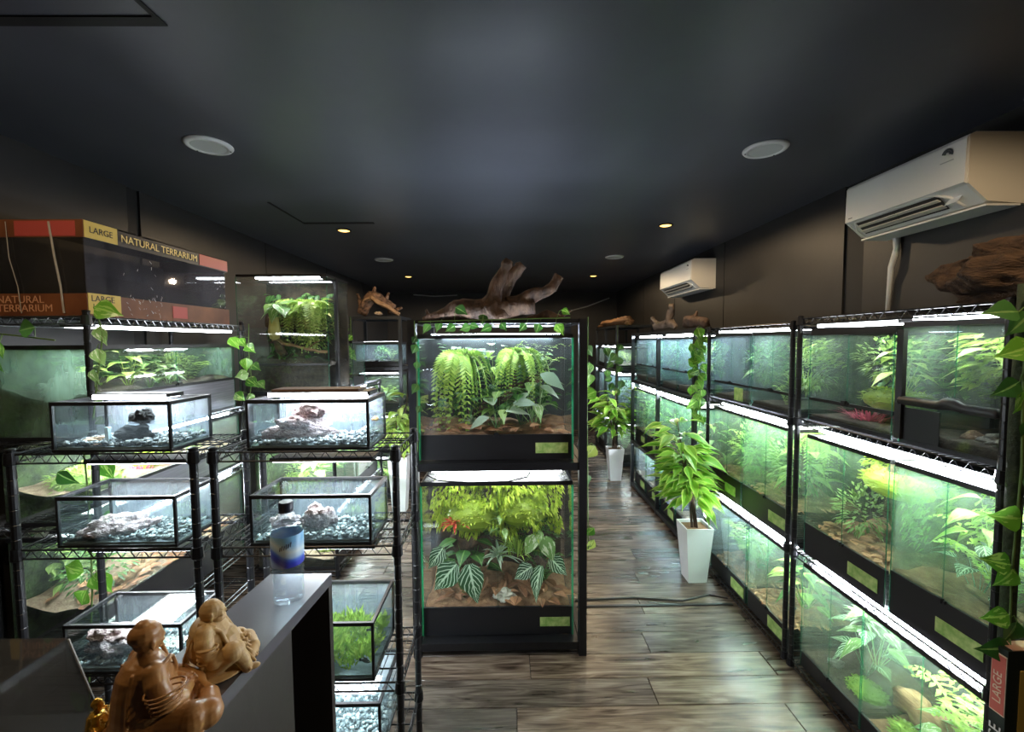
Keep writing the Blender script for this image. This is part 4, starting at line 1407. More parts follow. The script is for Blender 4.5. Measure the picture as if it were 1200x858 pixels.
rock('rounded rough pink coral rock behind the carved figures', (-1.38, 1.50, .612), (.10, .06, .075), LAVA, 26, 0)
rock('large pink cave rock with dark hollow, above the water bottle', (-.72, 1.515, 1.352), (.112, .06, .066), LAVA, 27, .2)
rock('upper pink lump on the large cave rock', (-.70, 1.535, 1.415), (.066, .045, .046), LAVA, 28)
rock('small beige stone at the left foot of the cave rock', (-.815, 1.485, 1.33), (.025, .022, .02), LAVA, 29)
rock('pink rock to the right behind the bottle cap', (-.665, 1.51, 1.04), (.06, .045, .062), LAVA, 30)
rock('flatter pink rock to the left behind the bottle', (-.775, 1.51, 1.025), (.062, .045, .046), LAVA, 31)
rock('orange stone in the end of the cave rock aquarium', (-.478, 1.57, 1.375), (.012, .02, .012), mat('orange_rock', (.6, .25, .08), .8, c2=(.7, .4, .15), scale=30), 32)
# algae bed
b = MB()
R = random.Random(8)
for i in range(3000):
    x, y = R.uniform(-.185, .185), R.uniform(.02, .25)
    hz = .035 + .055 * noise.noise(Vector((x * 14, y * 14, 0))) + .03 * R.random()
    b.leaf((x, y, .014 + hz * .75), (R.uniform(-.7, .7), R.uniform(-.7, .7), 1), (0, -1, .2), hz * .6 + .012, .008, TINY, .2, .2)
t = thing('algae_bed', 'bright green algae carpet in the aquarium beside the counter end', 'plant', (-.658, 1.422, .506))
b.build('foliage', ALGAE, t, kind='stuff')


def fish(label, loc, L, rotz):
    t = thing('fish', label, 'fish', loc, rotz)
    FM = mat('dark_fish', (.02, .025, .02), .35)
    b = MB()
    b.ell((0, 0, 0), (L * .36, L * .07, L * .15), None, 16, 10)
    b.build('body', FM, t, smooth=True)
    b = MB()
    b.box((-L * .42, 0, 0), (L * .16, .0015, L * .2))
    b.build('tail_fin', FM, t)
    MB().box((0, 0, L * .17), (L * .3, .0012, L * .1)).build('dorsal_fin', FM, t)
    for s in (-1, 1):
        MB().ell((L * .27, s * L * .05, L * .03), (L * .02,) * 3, None, 8, 6).build('eye', mat('fish_eye', (.6, .55, .3), .2), t)


fish('small dark fish near the bottom corner of the algae aquarium', (-.495, 1.45, .555), .05, -.3)
fish('small dark fish higher up in the algae aquarium', (-.50, 1.55, .60), .045, .2)
WOODH = mat('wood_housing', (.16, .09, .06), .6)
l = led('white light bar lying across the black rock aquarium', .27, .07, (-1.30, 1.54, 1.468), 0, DIFFA, 'light bars on the shallow aquariums', lipm=LIPS)
l = led('brown-topped light bar lying across the cave rock aquarium', .36, .09, (-.655, 1.55, 1.470), 0, DIFFA, 'light bars on the shallow aquariums', lipm=LIPS)
bx('wood_top', (.30, .085, .008), (-.01, 0, .018), WOODH, l)
for x, z, lb in ((-1.30, 1.235, 'flat pink rock'), (-1.30, .92, 'pink coral rock'), (-.655, 1.235, 'bottle-side pink rocks'), (-.655, .92, 'green algae'), (-.655, .462, 'lowest low')):
    led(f'light bar under the shelf over the {lb} aquarium', .36, .09, (x, 1.56, z), 0, DIFFA, 'light bars on the shallow aquariums', lip=False)

# ------------------------------------------------------------------ leaves and vines
HL = {}


def heart(m, v=0):
    k = (m.name, v)
    if k not in HL:
        HL[k] = MB().leaf((0, 0, 0), (1, 0, 0), (0, 0, 1), 1, (.84, .66, .36)[v], (HEART, SHIELD, [.1, .55, .92, 1.0, .85, .5, .15, 0])[v], (.25, .3, .35)[v], (.22, .22, .35)[v]).mesh('leaf', m)
    return HL[k]


def orient(d, n):
    x = Vector(d).normalized()
    y = Vector(n).cross(x)
    y = y.normalized() if y.length > 1e-4 else x.orthogonal().normalized()
    return Matrix((x, y, x.cross(y))).transposed().to_euler()


def vine(label, path, leaves, m=G_POTH, group=None, face=(0, -1, .25), seed=0, name='pothos_vine', r=.003):
    """leaves: (x, y, z, length[, material, direction]) leaf centres; each joined by a petiole to the nearest point of the stem"""
    base = Vector(path[0])
    t = thing(name, label, 'plant', tuple(base), 0, group)
    R = random.Random(seed)
    P = [Vector(p) - base for p in path]
    MB().tube(P, r, 6).build('stem', STEM, t)
    for q in leaves:
        c, L = Vector(q[:3]) - base, q[3]
        mm = q[4] if len(q) > 4 and q[4] else m
        d = Vector(q[5]) if len(q) > 5 else Vector((R.uniform(-1, 1), R.uniform(-.3, .1), R.uniform(-.9, -.1)))
        d.normalize()
        n = Vector(face) + Vector((R.uniform(-.35, .35), 0, R.uniform(-.2, .35)))
        s = c - d * (L * .5)
        best, bd = P[0], 9
        for i in range(len(P) - 1):
            for f in (0, .25, .5, .75, 1):
                p = P[i].lerp(P[i + 1], f)
                if (p - s).length < bd:
                    best, bd = p, (p - s).length
        MB().tube([best, best.lerp(s, .5) + Vector((0, 0, .012)), s], .0016, 5).build('petiole', STEM, t)
        link('leaf', heart(mm), t, s, orient(d, n), L)
    return t


def auto(path, n, L, seed, out=(0, -.03, 0), spread=.05):
    R = random.Random(seed)
    P = [Vector(p) for p in path]
    res = []
    for i in range(n):
        f = (i + .5) / n * (len(P) - 1)
        k = min(int(f), len(P) - 2)
        p = P[k].lerp(P[k + 1], f - k) + Vector(out) + Vector((R.uniform(-spread, spread), R.uniform(-.02, .02), R.uniform(-.02, .02)))
        res.append((*p, R.uniform(.8, 1.2) * L))
    return res


# vine round the nearest post of the right rack
pole = MB().lathe([(.017, 0), (.019, .5), (.017, 1.0), (.020, 1.4), (.016, 1.80)], 12).build('plant_pole', mat('dark_moss_pole', (.01, .02, .008), .8, c2=(.03, .05, .02), scale=25, bump=.6), None, (1.425, 1.186, 0), smooth=True)
tag(pole, 'dark green plant pole standing against the nearest rack post', 'pole')
VR = [(1.335, 1.16, 1.725, .085, G_DARK, (-1, 0, .1)), (1.385, 1.16, 1.69, .08, G_DARK, (-.5, 0, -.6)), (1.367, 1.15, 1.618, .088, None, (-1, 0, -.25)), (1.36, 1.16, 1.513, .075, G_DARK, (-.8, 0, -.5)), (1.40, 1.155, 1.476, .07, None, (-.3, 0, -1)),
      (1.37, 1.15, 1.16, .085, None, (-1, -.1, .12)), (1.348, 1.15, 1.035, .075, None, (-1, 0, .25)), (1.378, 1.155, .985, .07, None, (-.6, 0, -.7)), (1.353, 1.15, .878, .07, None, (-1, 0, -.2)), (1.40, 1.15, .83, .075, G_DARK, (-.3, 0, -1)), (1.355, 1.15, .785, .085, G_DARK, (-1, 0, -.2)), (1.42, 1.15, 1.258, .05, G_DARK, (.2, 0, -1)), (1.41, 1.15, 1.40, .06, G_DARK, (-.2, 0, -1))]
vine('pothos vine with large heart leaves climbing the dark pole of the near rack', [(1.405, 1.16, .74), (1.40, 1.16, 1.0), (1.41, 1.16, 1.3), (1.40, 1.16, 1.55), (1.405, 1.16, 1.78)], VR, seed=2)
vine('pothos vine hanging down the near corner post of the chrome rack', [(-1.63, 1.75, 1.80), (-1.60, 1.75, 1.7), (-1.635, 1.75, 1.5), (-1.66, 1.75, 1.35)],
     [(-1.572, 1.74, 1.785, .10, None, (1, 0, -.3)), (-1.60, 1.74, 1.685, .08, G_SPOT, (.1, 0, -1)), (-1.612, 1.74, 1.60, .075, G_SPOT, (.2, 0, -1)), (-1.635, 1.74, 1.52, .07, G_SPOT, (.1, 0, -1)), (-1.625, 1.74, 1.43, .06, G_SPOT, (-.3, 0, -1))], seed=3)
vine('olive pothos trailing over the end of the long terrarium', [(-2.05, 1.76, 1.70), (-1.95, 1.755, 1.69), (-1.8, 1.76, 1.67)], [(-1.90, 1.74, 1.715, .09, G_DARK, (-1, 0, -.1)), (-2.0, 1.74, 1.63, .07, None, (-.2, 0, -1)), (-2.01, 1.74, 1.57, .06, None, (.2, 0, -1))], seed=4)
VL = [(-1.655, 2.671, 1.657, .085), (-1.655, 2.74, 1.66, .08), (-1.655, 2.826, 1.623, .085), (-1.655, 2.78, 1.52, .09), (-1.655, 2.88, 1.50, .08), (-1.655, 2.725, 1.455, .085, G_SPOT), (-1.655, 2.84, 1.40, .095), (-1.655, 2.93, 1.38, .09), (-1.655, 2.70, 1.324, .08), (-1.655, 2.80, 1.30, .075, G_SPOT)]
vine('pothos vine on the far post of the chrome rack, beside the tall terrarium', [(-1.67, 2.85, 1.78), (-1.665, 2.83, 1.6), (-1.665, 2.85, 1.4), (-1.665, 2.8, 1.25)], VL, face=(.6, -1, .2), seed=5)
vine('pothos vine at the rear of the aquarium rack, beside the chrome rack corner', [(-1.70, 1.745, 1.25), (-1.69, 1.745, .95), (-1.70, 1.745, .65), (-1.74, 1.745, .2), (-1.745, 1.745, .02)],
     [(-1.766, 1.735, 1.115, .085, G_DARK), (-1.607, 1.735, 1.15, .10, G_POTH, (.3, 0, -1)), (-1.768, 1.735, .744, .10, G_POTH, (-1, 0, .2)), (-1.648, 1.735, .682, .11, G_POTH, (.4, 0, -1)), (-1.735, 1.735, .618, .09, G_POTH, (-.6, 0, -1)), (-1.60, 1.735, .95, .08, G_DARK, (1, 0, -.3)), (-1.789, 1.735, .18, .11, G_POTH, (-1, 0, -.5))], seed=6)
VS = [(-.402, 2.19, 1.722, .06), (-.342, 2.19, 1.73, .055), (-.282, 2.19, 1.721, .06), (-.209, 2.19, 1.722, .06), (-.162, 2.19, 1.733, .05), (-.102, 2.19, 1.72, .065), (-.016, 2.19, 1.728, .05), (.079, 2.19, 1.723, .055), (.156, 2.19, 1.718, .06), (.268, 2.19, 1.713, .07, G_POTH), (-.225, 2.19, 1.81, .07), (-.118, 2.19, 1.767, .06), (.299, 2.19, 1.80, .05, G_POTH)]
vine('dark pothos vine draped along the top front beam of the black stand', [(-.44, 2.19, 1.755), (-.2, 2.188, 1.76), (.05, 2.19, 1.765), (.32, 2.19, 1.77)], VS, m=G_DARK, seed=7)
vine('pothos vine hanging down the left post of the black stand', [(-.46, 2.185, 1.76), (-.452, 2.185, 1.5), (-.456, 2.185, 1.1)], auto([(-.452, 2.185, 1.7), (-.452, 2.185, 1.5), (-.456, 2.185, 1.1)], 6, .05, 4, (0, -.01, 0), .01), m=G_DARK, seed=8)
VSr = [(.435, 2.3, 1.50, .085), (.44, 2.3, 1.44, .08), (.435, 2.3, 1.37, .09), (.44, 2.28, 1.06, .09, G_LIME), (.43, 2.3, .90, .07, G_DARK), (.43, 2.25, .64, .07), (.435, 2.25, .565, .08, G_LIME), (.44, 2.3, 1.60, .07, G_DARK)]
vine('pothos vine hanging down the aisle side of the black stand', [(.43, 2.3, 1.78), (.425, 2.3, 1.4), (.425, 2.28, 1.0), (.425, 2.25, .55)], VSr, face=(.5, -1, .2), seed=9)
pv = [(1.41, 3.16, 1.70), (1.41, 3.15, 1.5), (1.41, 3.17, 1.3), (1.41, 3.16, 1.05)]
vine('pothos column in the gap between the second rack and grey steel rack', [(1.42, 3.17, 1.75), (1.42, 3.17, 1.4), (1.42, 3.17, 1.0)], auto(pv, 26, .085, 5, (-.02, -.02, 0), .05), seed=10)
vine('small pothos hanging before the farthest rack, beyond the white pot plant', [(1.425, 5.575, 1.86), (1.415, 5.575, 1.5), (1.41, 5.575, 1.2), (1.41, 5.575, .9)], auto([(1.39, 5.57, 1.6), (1.36, 5.57, .9)], 12, .12, 6, (0, -.03, 0), .1), m=G_DARK, seed=11)
vine('pothos hanging off the far left steel rack beside the pale tank', [(-1.60, 4.501, 1.92), (-1.60, 4.501, 1.6), (-1.60, 4.501, 1.3), (-1.60, 4.501, .02)], auto([(-1.60, 4.46, 1.8), (-1.60, 4.46, 1.3)], 9, .09, 7, (0, -.02, 0), .05), seed=12)


# ------------------------------------------------------------------ potted plants
def potted(label, x, y, top, spread, n, L, seed, ph=.385, m=G_POTT, lean=(0, 0), droop=.5, lv=2, rot=0, zmin=.42):
    t = thing('potted_plant', label, 'plant', (x, y, 0), rot)
    a, c = .062, .092
    b = MB()
    for r, z in ((a, 0), (c, ph), (c - .008, ph), (c - .014, ph - .03)):
        b.v += [(-r, -r, z), (r, -r, z), (r, r, z), (-r, r, z)]
    for k in range(3):
        for i in range(4):
            j = (i + 1) % 4
            b.f.append((4 * k + i, 4 * k + j, 4 * k + 4 + j, 4 * k + 4 + i))
    b.f.append((3, 2, 1, 0))
    b.build('pot', mat('white_glazed_pot', (.80, .81, .82), .25), t)
    MB().box((0, 0, ph - .025), (2 * c - .032, 2 * c - .032, .012)).build('soil', SOILB, t)
    R = random.Random(seed)
    stems = []
    for k in range(4):
        e = Vector((R.uniform(-.3, .3) * spread + lean[0], R.uniform(-.3, .3) * spread + lean[1], top - .1 - .1 * k))
        s0 = Vector((R.uniform(-.02, .02), R.uniform(-.02, .02), ph - .03))
        P = [s0, s0.lerp(e, .35) + Vector((0, 0, .05)), s0.lerp(e, .7), e]
        stems.append(P)
        MB().tube(P, [.009, .007, .006, .004], 7).build('stem', BARK, t, smooth=True)
    me = heart(m, lv)
    for i in range(n):
        P = stems[i % 4]
        f = .28 + .72 * ((i // 4) + .5) / (n / 4)
        f = min(f, 1) * (len(P) - 1)
        k = min(int(f), len(P) - 2)
        p = P[k].lerp(P[k + 1], f - k)
        az = R.uniform(0, 2 * PI)
        d = Vector((math.cos(az), math.sin(az), R.uniform(-.15, .75) - droop * .3))
        o = p + Vector((d.x, d.y, .1)) * R.uniform(.02, spread * .65)
        o.x = min(o.x, .10) if x > 0 else max(o.x, -.12)
        if o.z < zmin:
            o.z = zmin + R.uniform(0, .1)
        MB().tube([p, p.lerp(o, .5) + Vector((0, 0, .01)), o], .0018, 4).build('petiole', STEM, t)
        link('leaf', me, t, o, orient(d, Vector((R.uniform(-.4, .4), R.uniform(-.7, .1), 1))), L * R.uniform(.75, 1.2))
    return t


potted('tall variegated houseplant in tapered white pot, before the second rack', 1.29, 2.93, 1.20, .17, 190, .165, 21, lean=(-.10, -.03), droop=.9)
potted('farther variegated houseplant in tapered white pot, by the grey steel rack', 1.28, 5.12, 1.20, .24, 120, .20, 22, lean=(-.08, -.05))
potted('drooping green houseplant in white pot, in the aisle left of the stand', -1.06, 4.22, 1.25, .22, 100, .19, 23, ph=.55, m=G_LIME, lean=(.03, -.04), droop=1.0, zmin=.62)

# ------------------------------------------------------------------ driftwood on the tops


def driftwood(label, loc, branches, m, seed, name='driftwood', cat='driftwood'):
    b = MB()
    for k, (pts, rad) in enumerate(branches):
        P = []
        for i in range(len(pts) - 1):
            for f in range(5):
                P.append(Vector(pts[i]).lerp(Vector(pts[i + 1]), f / 5))
        P.append(Vector(pts[-1]))
        n = len(P)
        P = [p + Vector((noise.noise(p * 9 + Vector((seed, k, 0))), noise.noise(p * 9 + Vector((k, seed, 4))), noise.noise(p * 9 + Vector((2, k, seed))))) * .012 for p in P]
        rr = [rad[0] + (rad[-1] - rad[0]) * i / (n - 1) if len(rad) == 2 else np.interp(i / (n - 1), np.linspace(0, 1, len(rad)), rad) for i in range(n)]
        b.tube(P, [float(q) for q in rr], 14, jit=.5, seed=seed + k * 3, ridge=.10)
    o = b.build(name, m, None, loc, smooth=True)
    return tag(o, label, cat)


driftwood('big dark driftwood with upturned forked tips, on top of the black stand', (-.06, 2.45, 1.745), (
    ([(-.34, 0, .05), (-.18, 0, .09), (-.03, 0, .075), (.12, .02, .10), (.22, 0, .10)], [.02, .055, .075, .06, .04]),
    ([(-.04, 0, .10), (.0, .0, .20), (.06, 0, .30), (.085, 0, .355)], [.055, .042, .032, .026]),
    ([(.0, .03, .12), (.05, .02, .22), (.12, .02, .31), (.155, .02, .345)], [.05, .042, .034, .028]),
    ([(.08, 0, .10), (.22, 0, .17), (.32, 0, .21), (.365, 0, .275)], [.05, .038, .032, .026]),
    ([(-.03, -.04, .10), (.02, -.07, .04), (-.01, -.05, .02)], [.045, .04, .02]),
    ([(-.3, 0, .06), (-.36, -.02, .04), (-.40, -.02, .03)], [.03, .02, .01])), BARKD, 3)
driftwood('low dark root piece at left end of the stand top', (-.33, 2.55, 1.745), (([(-.12, 0, .03), (0, 0, .05), (.12, 0, .04)], [.02, .035, .02]), ([(-.1, 0, .03), (-.14, 0, .1)], [.015, .006])), BARKD, 5)
driftwood('low dark root piece at right end of the stand top', (.24, 2.55, 1.745), (([(-.12, 0, .04), (0, 0, .05), (.10, 0, .03)], [.02, .035, .02]), ([(.06, 0, .04), (.14, 0, .09)], [.01, .005])), BARKD, 6)
big = rockmesh('chunk', mat('brown_wood_chunk', (.028, .016, .010), .9, c2=(.115, .066, .038), scale=5, stretch=(.6, 2.5, 2.5), bump=1, bscale=18), 41, .42, 1.6, 5, (1, .55, .5), True)
o = link('driftwood_chunk', big, None, (1.76, 1.42, 1.865), (.1, .05, -.15), (.25, .28, .23))
tag(o, 'massive brown driftwood chunk on top of the near rack', 'driftwood')
o = driftwood('grey twisted driftwood loop on top of the grey steel rack', (1.5, 4.15, 1.775), (
    ([(-.02, -.35, .0), (.02, -.1, .04), (-.02, .15, .02), (.05, .42, .05)], [.02, .04, .035, .015]),
    ([(0, .1, .03), (-.03, .25, .10), (.02, .40, .07)], [.02, .018, .012]), ([(0, -.1, .03), (.02, -.14, .14), (.0, -.18, .20)], [.03, .028, .022])), mat('grey_wood', (.06, .042, .032), .9, c2=(.19, .145, .11), scale=9, bump=.7), 7)
o = driftwood('dark lumpy driftwood pieces beside the twisted one, grey steel rack top', (1.55, 3.62, 1.765), (
    ([(0, -.25, .02), (0, 0, .05), (.02, .2, .03)], [.03, .055, .03]), ([(0, -.05, .05), (.02, -.02, .13)], [.02, .008])), BARKD, 8)
for k, (x, y, z, L, rz) in enumerate(((1.5, 6.15, 1.885, 1.5, 1.62), (1.6, 6.05, 1.90, 1.3, 1.5), (1.48, 5.95, 1.915, 1.1, 1.68), (1.56, 6.1, 1.945, 1.2, 1.55))):
    b = MB()
    n = 16
    pts = [Vector((L * (i / n - .5), .02 * noise.noise(Vector((i * .6, k, 0))), .01 * noise.noise(Vector((i * .5, k, 3))))) for i in range(n + 1)]
    b.tube(pts, [.03 + .012 * noise.noise(Vector((i * .7, k, 8))) for i in range(n + 1)], 9, jit=.4, seed=k, ridge=.1)
    o = b.build('bark_slab', mat('orange_bark', (.10, .045, .016), .85, c2=(.28, .14, .055), scale=7, stretch=(.5, 6, 6), bump=.8), None, (x, y, z), (0, 0, rz), True)
    tag(o, ('long orange bark slab lying lowest on the last rack', 'bark slab nearest the wall on the last rack', 'bark slab with jutting end on the last rack', 'topmost bark slab on the last rack')[k], 'bark', 'bark slabs on the last rack')
driftwood('pale forked branch sloping down from the driftwood heap, far left rack', (-1.36, 4.58, 1.93), (([(-.05, 0, .20), (.08, -.02, .12), (.25, -.03, .02)], [.03, .025, .018]), ([(-.05, 0, .19), (-.13, 0, .16)], [.02, .01])), BARKL, 9)
driftwood('dark knotted driftwood heap at top of the far left rack', (-1.42, 4.72, 1.93), (
    ([(-.14, 0, .03), (-.02, 0, .22), (.1, 0, .16), (.22, 0, .1)], [.05, .06, .05, .03]), ([(-.12, 0, .10), (-.18, 0, .25)], [.03, .012]), ([(0, 0, .2), (.02, 0, .32)], [.03, .012]), ([(.1, 0, .12), (.16, 0, .26)], [.03, .01]), ([(.15, 0, .05), (.3, 0, .1)], [.03, .01])), mat('mottled_wood', (.02, .012, .008), .9, c2=(.35, .2, .12), scale=28, bump=1), 10)
rock('pale pebble lying under the sloping branch, far left rack', (-1.33, 4.56, 1.955), (.035, .03, .03), mat('pale_pebble', (.4, .3, .2), .8, c2=(.5, .4, .3), scale=10), 33)

# ------------------------------------------------------------------ air conditioners


def aircon(label, y0, y1, zt, zb, xw, xf, big):
    L = y1 - y0
    H = zt - zb
    t = thing('air_conditioner', label, 'air conditioner', (xw, (y0 + y1) / 2, zb), -PI / 2)
    # local x towards the camera (y0), local y = depth from wall is negative
    d = xw - xf

    def prof(pts, x0, x1):
        b = MB()
        n = len(pts)
        for x in (x0, x1):
            b.v += [(x, p[0], p[1]) for p in pts]
        b.f = [tuple(range(n)), tuple(reversed(range(n, 2 * n)))] + [(i, n + i, n + (i + 1) % n, (i + 1) % n) for i in range(n)]
        return b
    h = L / 2
    body = [(0, 0), (0, H), (-d * .85, H), (-d * .93, H * .97), (-d * .93, H * .30), (-d * .62, H * .02)]
    AC = mat('ac_white', (.74, .75, .73), .4)
    ACB = mat('ac_warm_lit_side', (.72, .69, .62), .5)  # warm lamp tint painted into the near end cap
    prof(body, -h + .012, h - .012).build('body', AC, t)
    for s in (-1, 1):
        cap = [(0, -.004), (0, H + .003), (-d * .86, H + .003), (-d * .955, H * .965), (-d * .955, H * .29), (-d * .63, .008)]
        o = prof(cap, s * h - (.012 if s > 0 else 0), s * h + (0 if s > 0 else .012)).build('end_cap', ACB if s > 0 else AC, t)
    fp = [(-d * .93, H * .985), (-d * .985, H * .93), (-d, H * .30), (-d * .93, H * .27)]
    prof(fp, -h + .004, h - .004).build('front_panel', AC, t)
    # outlet in the slanting underside
    def slant(u):
        return (-d * .93 + d * .31 * u, H * .29 - H * .28 * u)
    a, c = slant(.02), slant(.99)
    b = MB()
    pa, pc = slant(.10), slant(.80)
    nn = (-.0025, -.0025)
    b.quad((-h + .05, pa[0] + nn[0], pa[1] + nn[1]), (h - .13, pa[0] + nn[0], pa[1] + nn[1]), (h - .13, pc[0] + nn[0], pc[1] + nn[1]), (-h + .05, pc[0] + nn[0], pc[1] + nn[1]))
    b.build('air_outlet', mat('ac_dark_slot', (.03, .03, .028), .6), t)
    for u, w_ in ((.30, .018), (.62, .026)):
        q = slant(u)
        for x0, x1 in ((-h + .055, -.035), (-.03, h - .135)):
            MB().box(((x0 + x1) / 2, q[0] - .007, q[1] - .006), (x1 - x0, w_, .004), Euler((-.35, 0, 0)).to_matrix()).build('louver', mat('ac_louver', (.66, .63, .56), .5), t)
    q = slant(.05)
    for x0, x1 in ((-h, h),):
        MB().tube([(-h + .03, *slant(.93)), (-h + .02, *slant(.5)), (-h + .05, *slant(.02)), (0, slant(.0)[0] - .004, slant(.0)[1]), (h - .15, slant(.0)[0] - .004, slant(.0)[1]), (h - .10, *slant(.35)), (h - .08, *slant(.9))], .006, 6).build('outlet_rim', AC, t, smooth=True)
    MB().box((0, -d * .36, -.006), (L - .005, d * .55, .008)).build('bottom_flap', AC, t)
    q = slant(.45)
    MB().box((h - .085, q[0] - .004, q[1] - .004), (.05, .05, .003), Euler((.9, 0, 0)).to_matrix()).build('display_panel', mat('ac_display', (.6, .66, .72), .3), t)
    # emblem: a small disc with an open arc, and a faint mark under it
    INK = mat('ac_ink', (.05, .06, .07), .4)
    b = MB()
    r = .020 if big else .014
    for rr, a0, a1 in ((r, -.4, PI * .95), (r * .55, -.3, PI)):
        b.tube([(rr * math.cos(a0 + (a1 - a0) * i / 12), 0, rr * math.sin(a0 + (a1 - a0) * i / 12)) for i in range(13)], r * .17, 5)
    b.build('emblem', INK, t, (h - .075, -d * .995 - .001, H * .80))
    bx('emblem_underline', (.055, .001, .004), (h - .075, -d - .001, H * .80 - .03), mat('ac_grey_ink', (.4, .42, .42), .5), t)
    bx('maker_mark', (.025, .001, .004), (-h + .04, -d - .0015, H * .36), INK, t)
    return t


aircon('big white split air conditioner, above the nearest rack', 1.72, 2.33, 2.455, 2.185, XR, 1.80, True)
aircon('smaller-looking white air conditioner, farther along the wall', 4.27, 5.12, 2.45, 2.165, XR, 1.80, False)
MB().tube([(2.03, 2.27, 2.19), (2.028, 2.265, 2.12), (2.02, 2.285, 2.03), (2.03, 2.30, 1.95), (2.032, 2.31, 1.78)], [.018, .014, .013, .012, .010], 10).build('drain_pipe', mat('white_tape', (.75, .75, .73), .6, bump=.4, c2=(.68, .68, .67), scale=30), None, smooth=True)
tag(bpy.data.objects['drain_pipe'], 'white taped drain pipe hanging under the big air conditioner', 'pipe')
MB().tube([(-1.7, 8.06, 2.53), (-1.3, 8.07, 2.50), (-.9, 8.07, 2.52)], .010, 6).build('cable', mat('pale_cable', (.45, .45, .42), .6))
tag(bpy.data.objects['cable.001'], 'pale cable along the top of the back wall, left of the driftwood', 'cable')
MB().tube([(1.1, 8.07, 2.2), (1.5, 8.07, 2.3), (1.9, 8.06, 2.45)], .010, 6).build('cable', mat('pale_cable', (.45, .45, .42), .6))
tag(bpy.data.objects['cable.002'], 'pale cable rising along the back wall, right of the driftwood', 'cable')
MB().tube([(.42, 2.68, .006), (.8, 2.70, .006), (1.1, 2.66, .006), (1.3, 2.72, .006), (1.40, 2.68, .006)], .006, 6).build('floor_cable', BLACK)
tag(bpy.data.objects['floor_cable'], 'black cable lying across the floor from stand to rack', 'cable')

# ------------------------------------------------------------------ counter ledge
CTR = mat('dark_counter', (.030, .026, .023), .42, c2=(.042, .037, .032), scale=3, bump=.03, bscale=60)
CTOP = mat('counter_top', (.085, .085, .10), .25, c2=(.11, .11, .125), scale=4)
ct = thing('counter', 'dark counter with narrow raised ledge, carrying the carved figures and the bottle', 'counter', (-.56, .7, 0))


def prism(poly, z0, z1, bevel=0):
    b = MB()
    n = len(poly)
    b.v = [(x + .56, y - .7, z0) for x, y in poly] + [(x + .56, y - .7, z1) for x, y in poly]
    b.f = [tuple(reversed(range(n))), tuple(range(n, 2 * n))] + [(i, (i + 1) % n, n + (i + 1) % n, n + i) for i in range(n)]
    return b


def cx_r(y):
    return -.470 - (1.13 - y) * .075


def cx_l(y):
    return -.632 - (1.13 - y) * .075


Y0, Y1 = .25, 1.13
prism([(cx_l(Y0), Y0), (cx_r(Y0), Y0), (cx_r(Y1), Y1), (cx_l(Y1), Y1)], 1.012, 1.04).build('ledge_top', CTOP, ct)
prism([(cx_l(Y0) + .01, Y0), (cx_r(Y0) - .035, Y0), (cx_r(1.0) - .035, 1.0), (cx_l(1.0) + .01, 1.0)], 0, 1.012).build('body', CTR, ct)
prism([(cx_l(1.0) + .01, 1.0), (cx_l(1.0) + .03, 1.0), (cx_l(Y1) + .03, Y1), (cx_l(Y1) + .01, Y1)], 0, 1.012).build('niche_back', BLACK, ct)
prism([(cx_l(Y1) + .02, Y1 - .018), (cx_r(Y1) - .001, Y1 - .018), (cx_r(Y1), Y1), (cx_l(Y1) + .02, Y1)], 0, 1.012).build('end_board', CTR, ct)
prism([(cx_r(.62) - .037, .62), (cx_r(.62) - .028, .62), (cx_r(.735) - .028, .735), (cx_r(.735) - .037, .735)], .80, .955).build('inset_frame', mat('counter_inset', (.012, .011, .010), .6), ct)
prism([(cx_r(.62) - .029, .62), (cx_r(.62) - .024, .62), (cx_r(.722) - .024, .722), (cx_r(.722) - .029, .722)], .78, .94).build('inset_panel', CTR, ct)
dk = thing('desk', 'low grey desk behind the raised ledge, at the frame edge', 'desk', (-1.15, .55, 0))
MB().box((0, 0, .785), (.98, .84, .03)).build('desk_top', mat('desk_grey', (.05, .05, .052), .5), dk)
MB().box((0, .38, .38), (.94, .02, .76)).build('modesty_panel', CTR, dk)
for sx in (-.46, .46):
    MB().box((sx, -.02, .385), (.03, .76, .77)).build('side_panel', CTR, dk)

# clear tapered acrylic cover
AC_GL = glass('smoky_acrylic', (.62, .61, .60), .10, (.40, .36, .30))
ac = thing('acrylic_cover', 'smoky clear tapered acrylic cover standing on the low desk', 'cover', (-.965, .72, .80))
b = MB()
t0, t1, hh = .185, .085, .285


def frustum(r0x, r1x, r0y, r1y, h):
    b = MB()
    b.v = [(-r0x, -r0y, 0), (r0x, -r0y, 0), (r0x, r0y, 0), (-r0x, r0y, 0), (-r1x, -r1y, h), (r1x, -r1y, h), (r1x, r1y, h), (-r1x, r1y, h)]
    return b


for k, f in enumerate(((0, 1, 5, 4), (1, 2, 6, 5), (2, 3, 7, 6), (3, 0, 4, 7))):
    b = frustum(.185, .125, .12, .09, .29)
    v = [Vector(b.v[i]) for i in f]
    n = (v[1] - v[0]).cross(v[3] - v[0]).normalized() * .003
    c = MB()
    c.v = [tuple(q) for q in v] + [tuple(q - n) for q in v]
    c.f = [(0, 1, 2, 3), (7, 6, 5, 4), (0, 4, 5, 1), (1, 5, 6, 2), (2, 6, 7, 3), (3, 7, 4, 0)]
    c.build('acrylic_pane', AC_GL, ac)
bx('top_pane', (.25, .18, .003), (0, 0, .2915), AC_GL, ac)
b = frustum(.185, .125, .12, .09, .29)
for i in range(4):
    MB().tube([b.v[i], b.v[i + 4]], .0022, 5).build('edge_strip', mat('acrylic_edge', (.45, .44, .42), .2), ac)

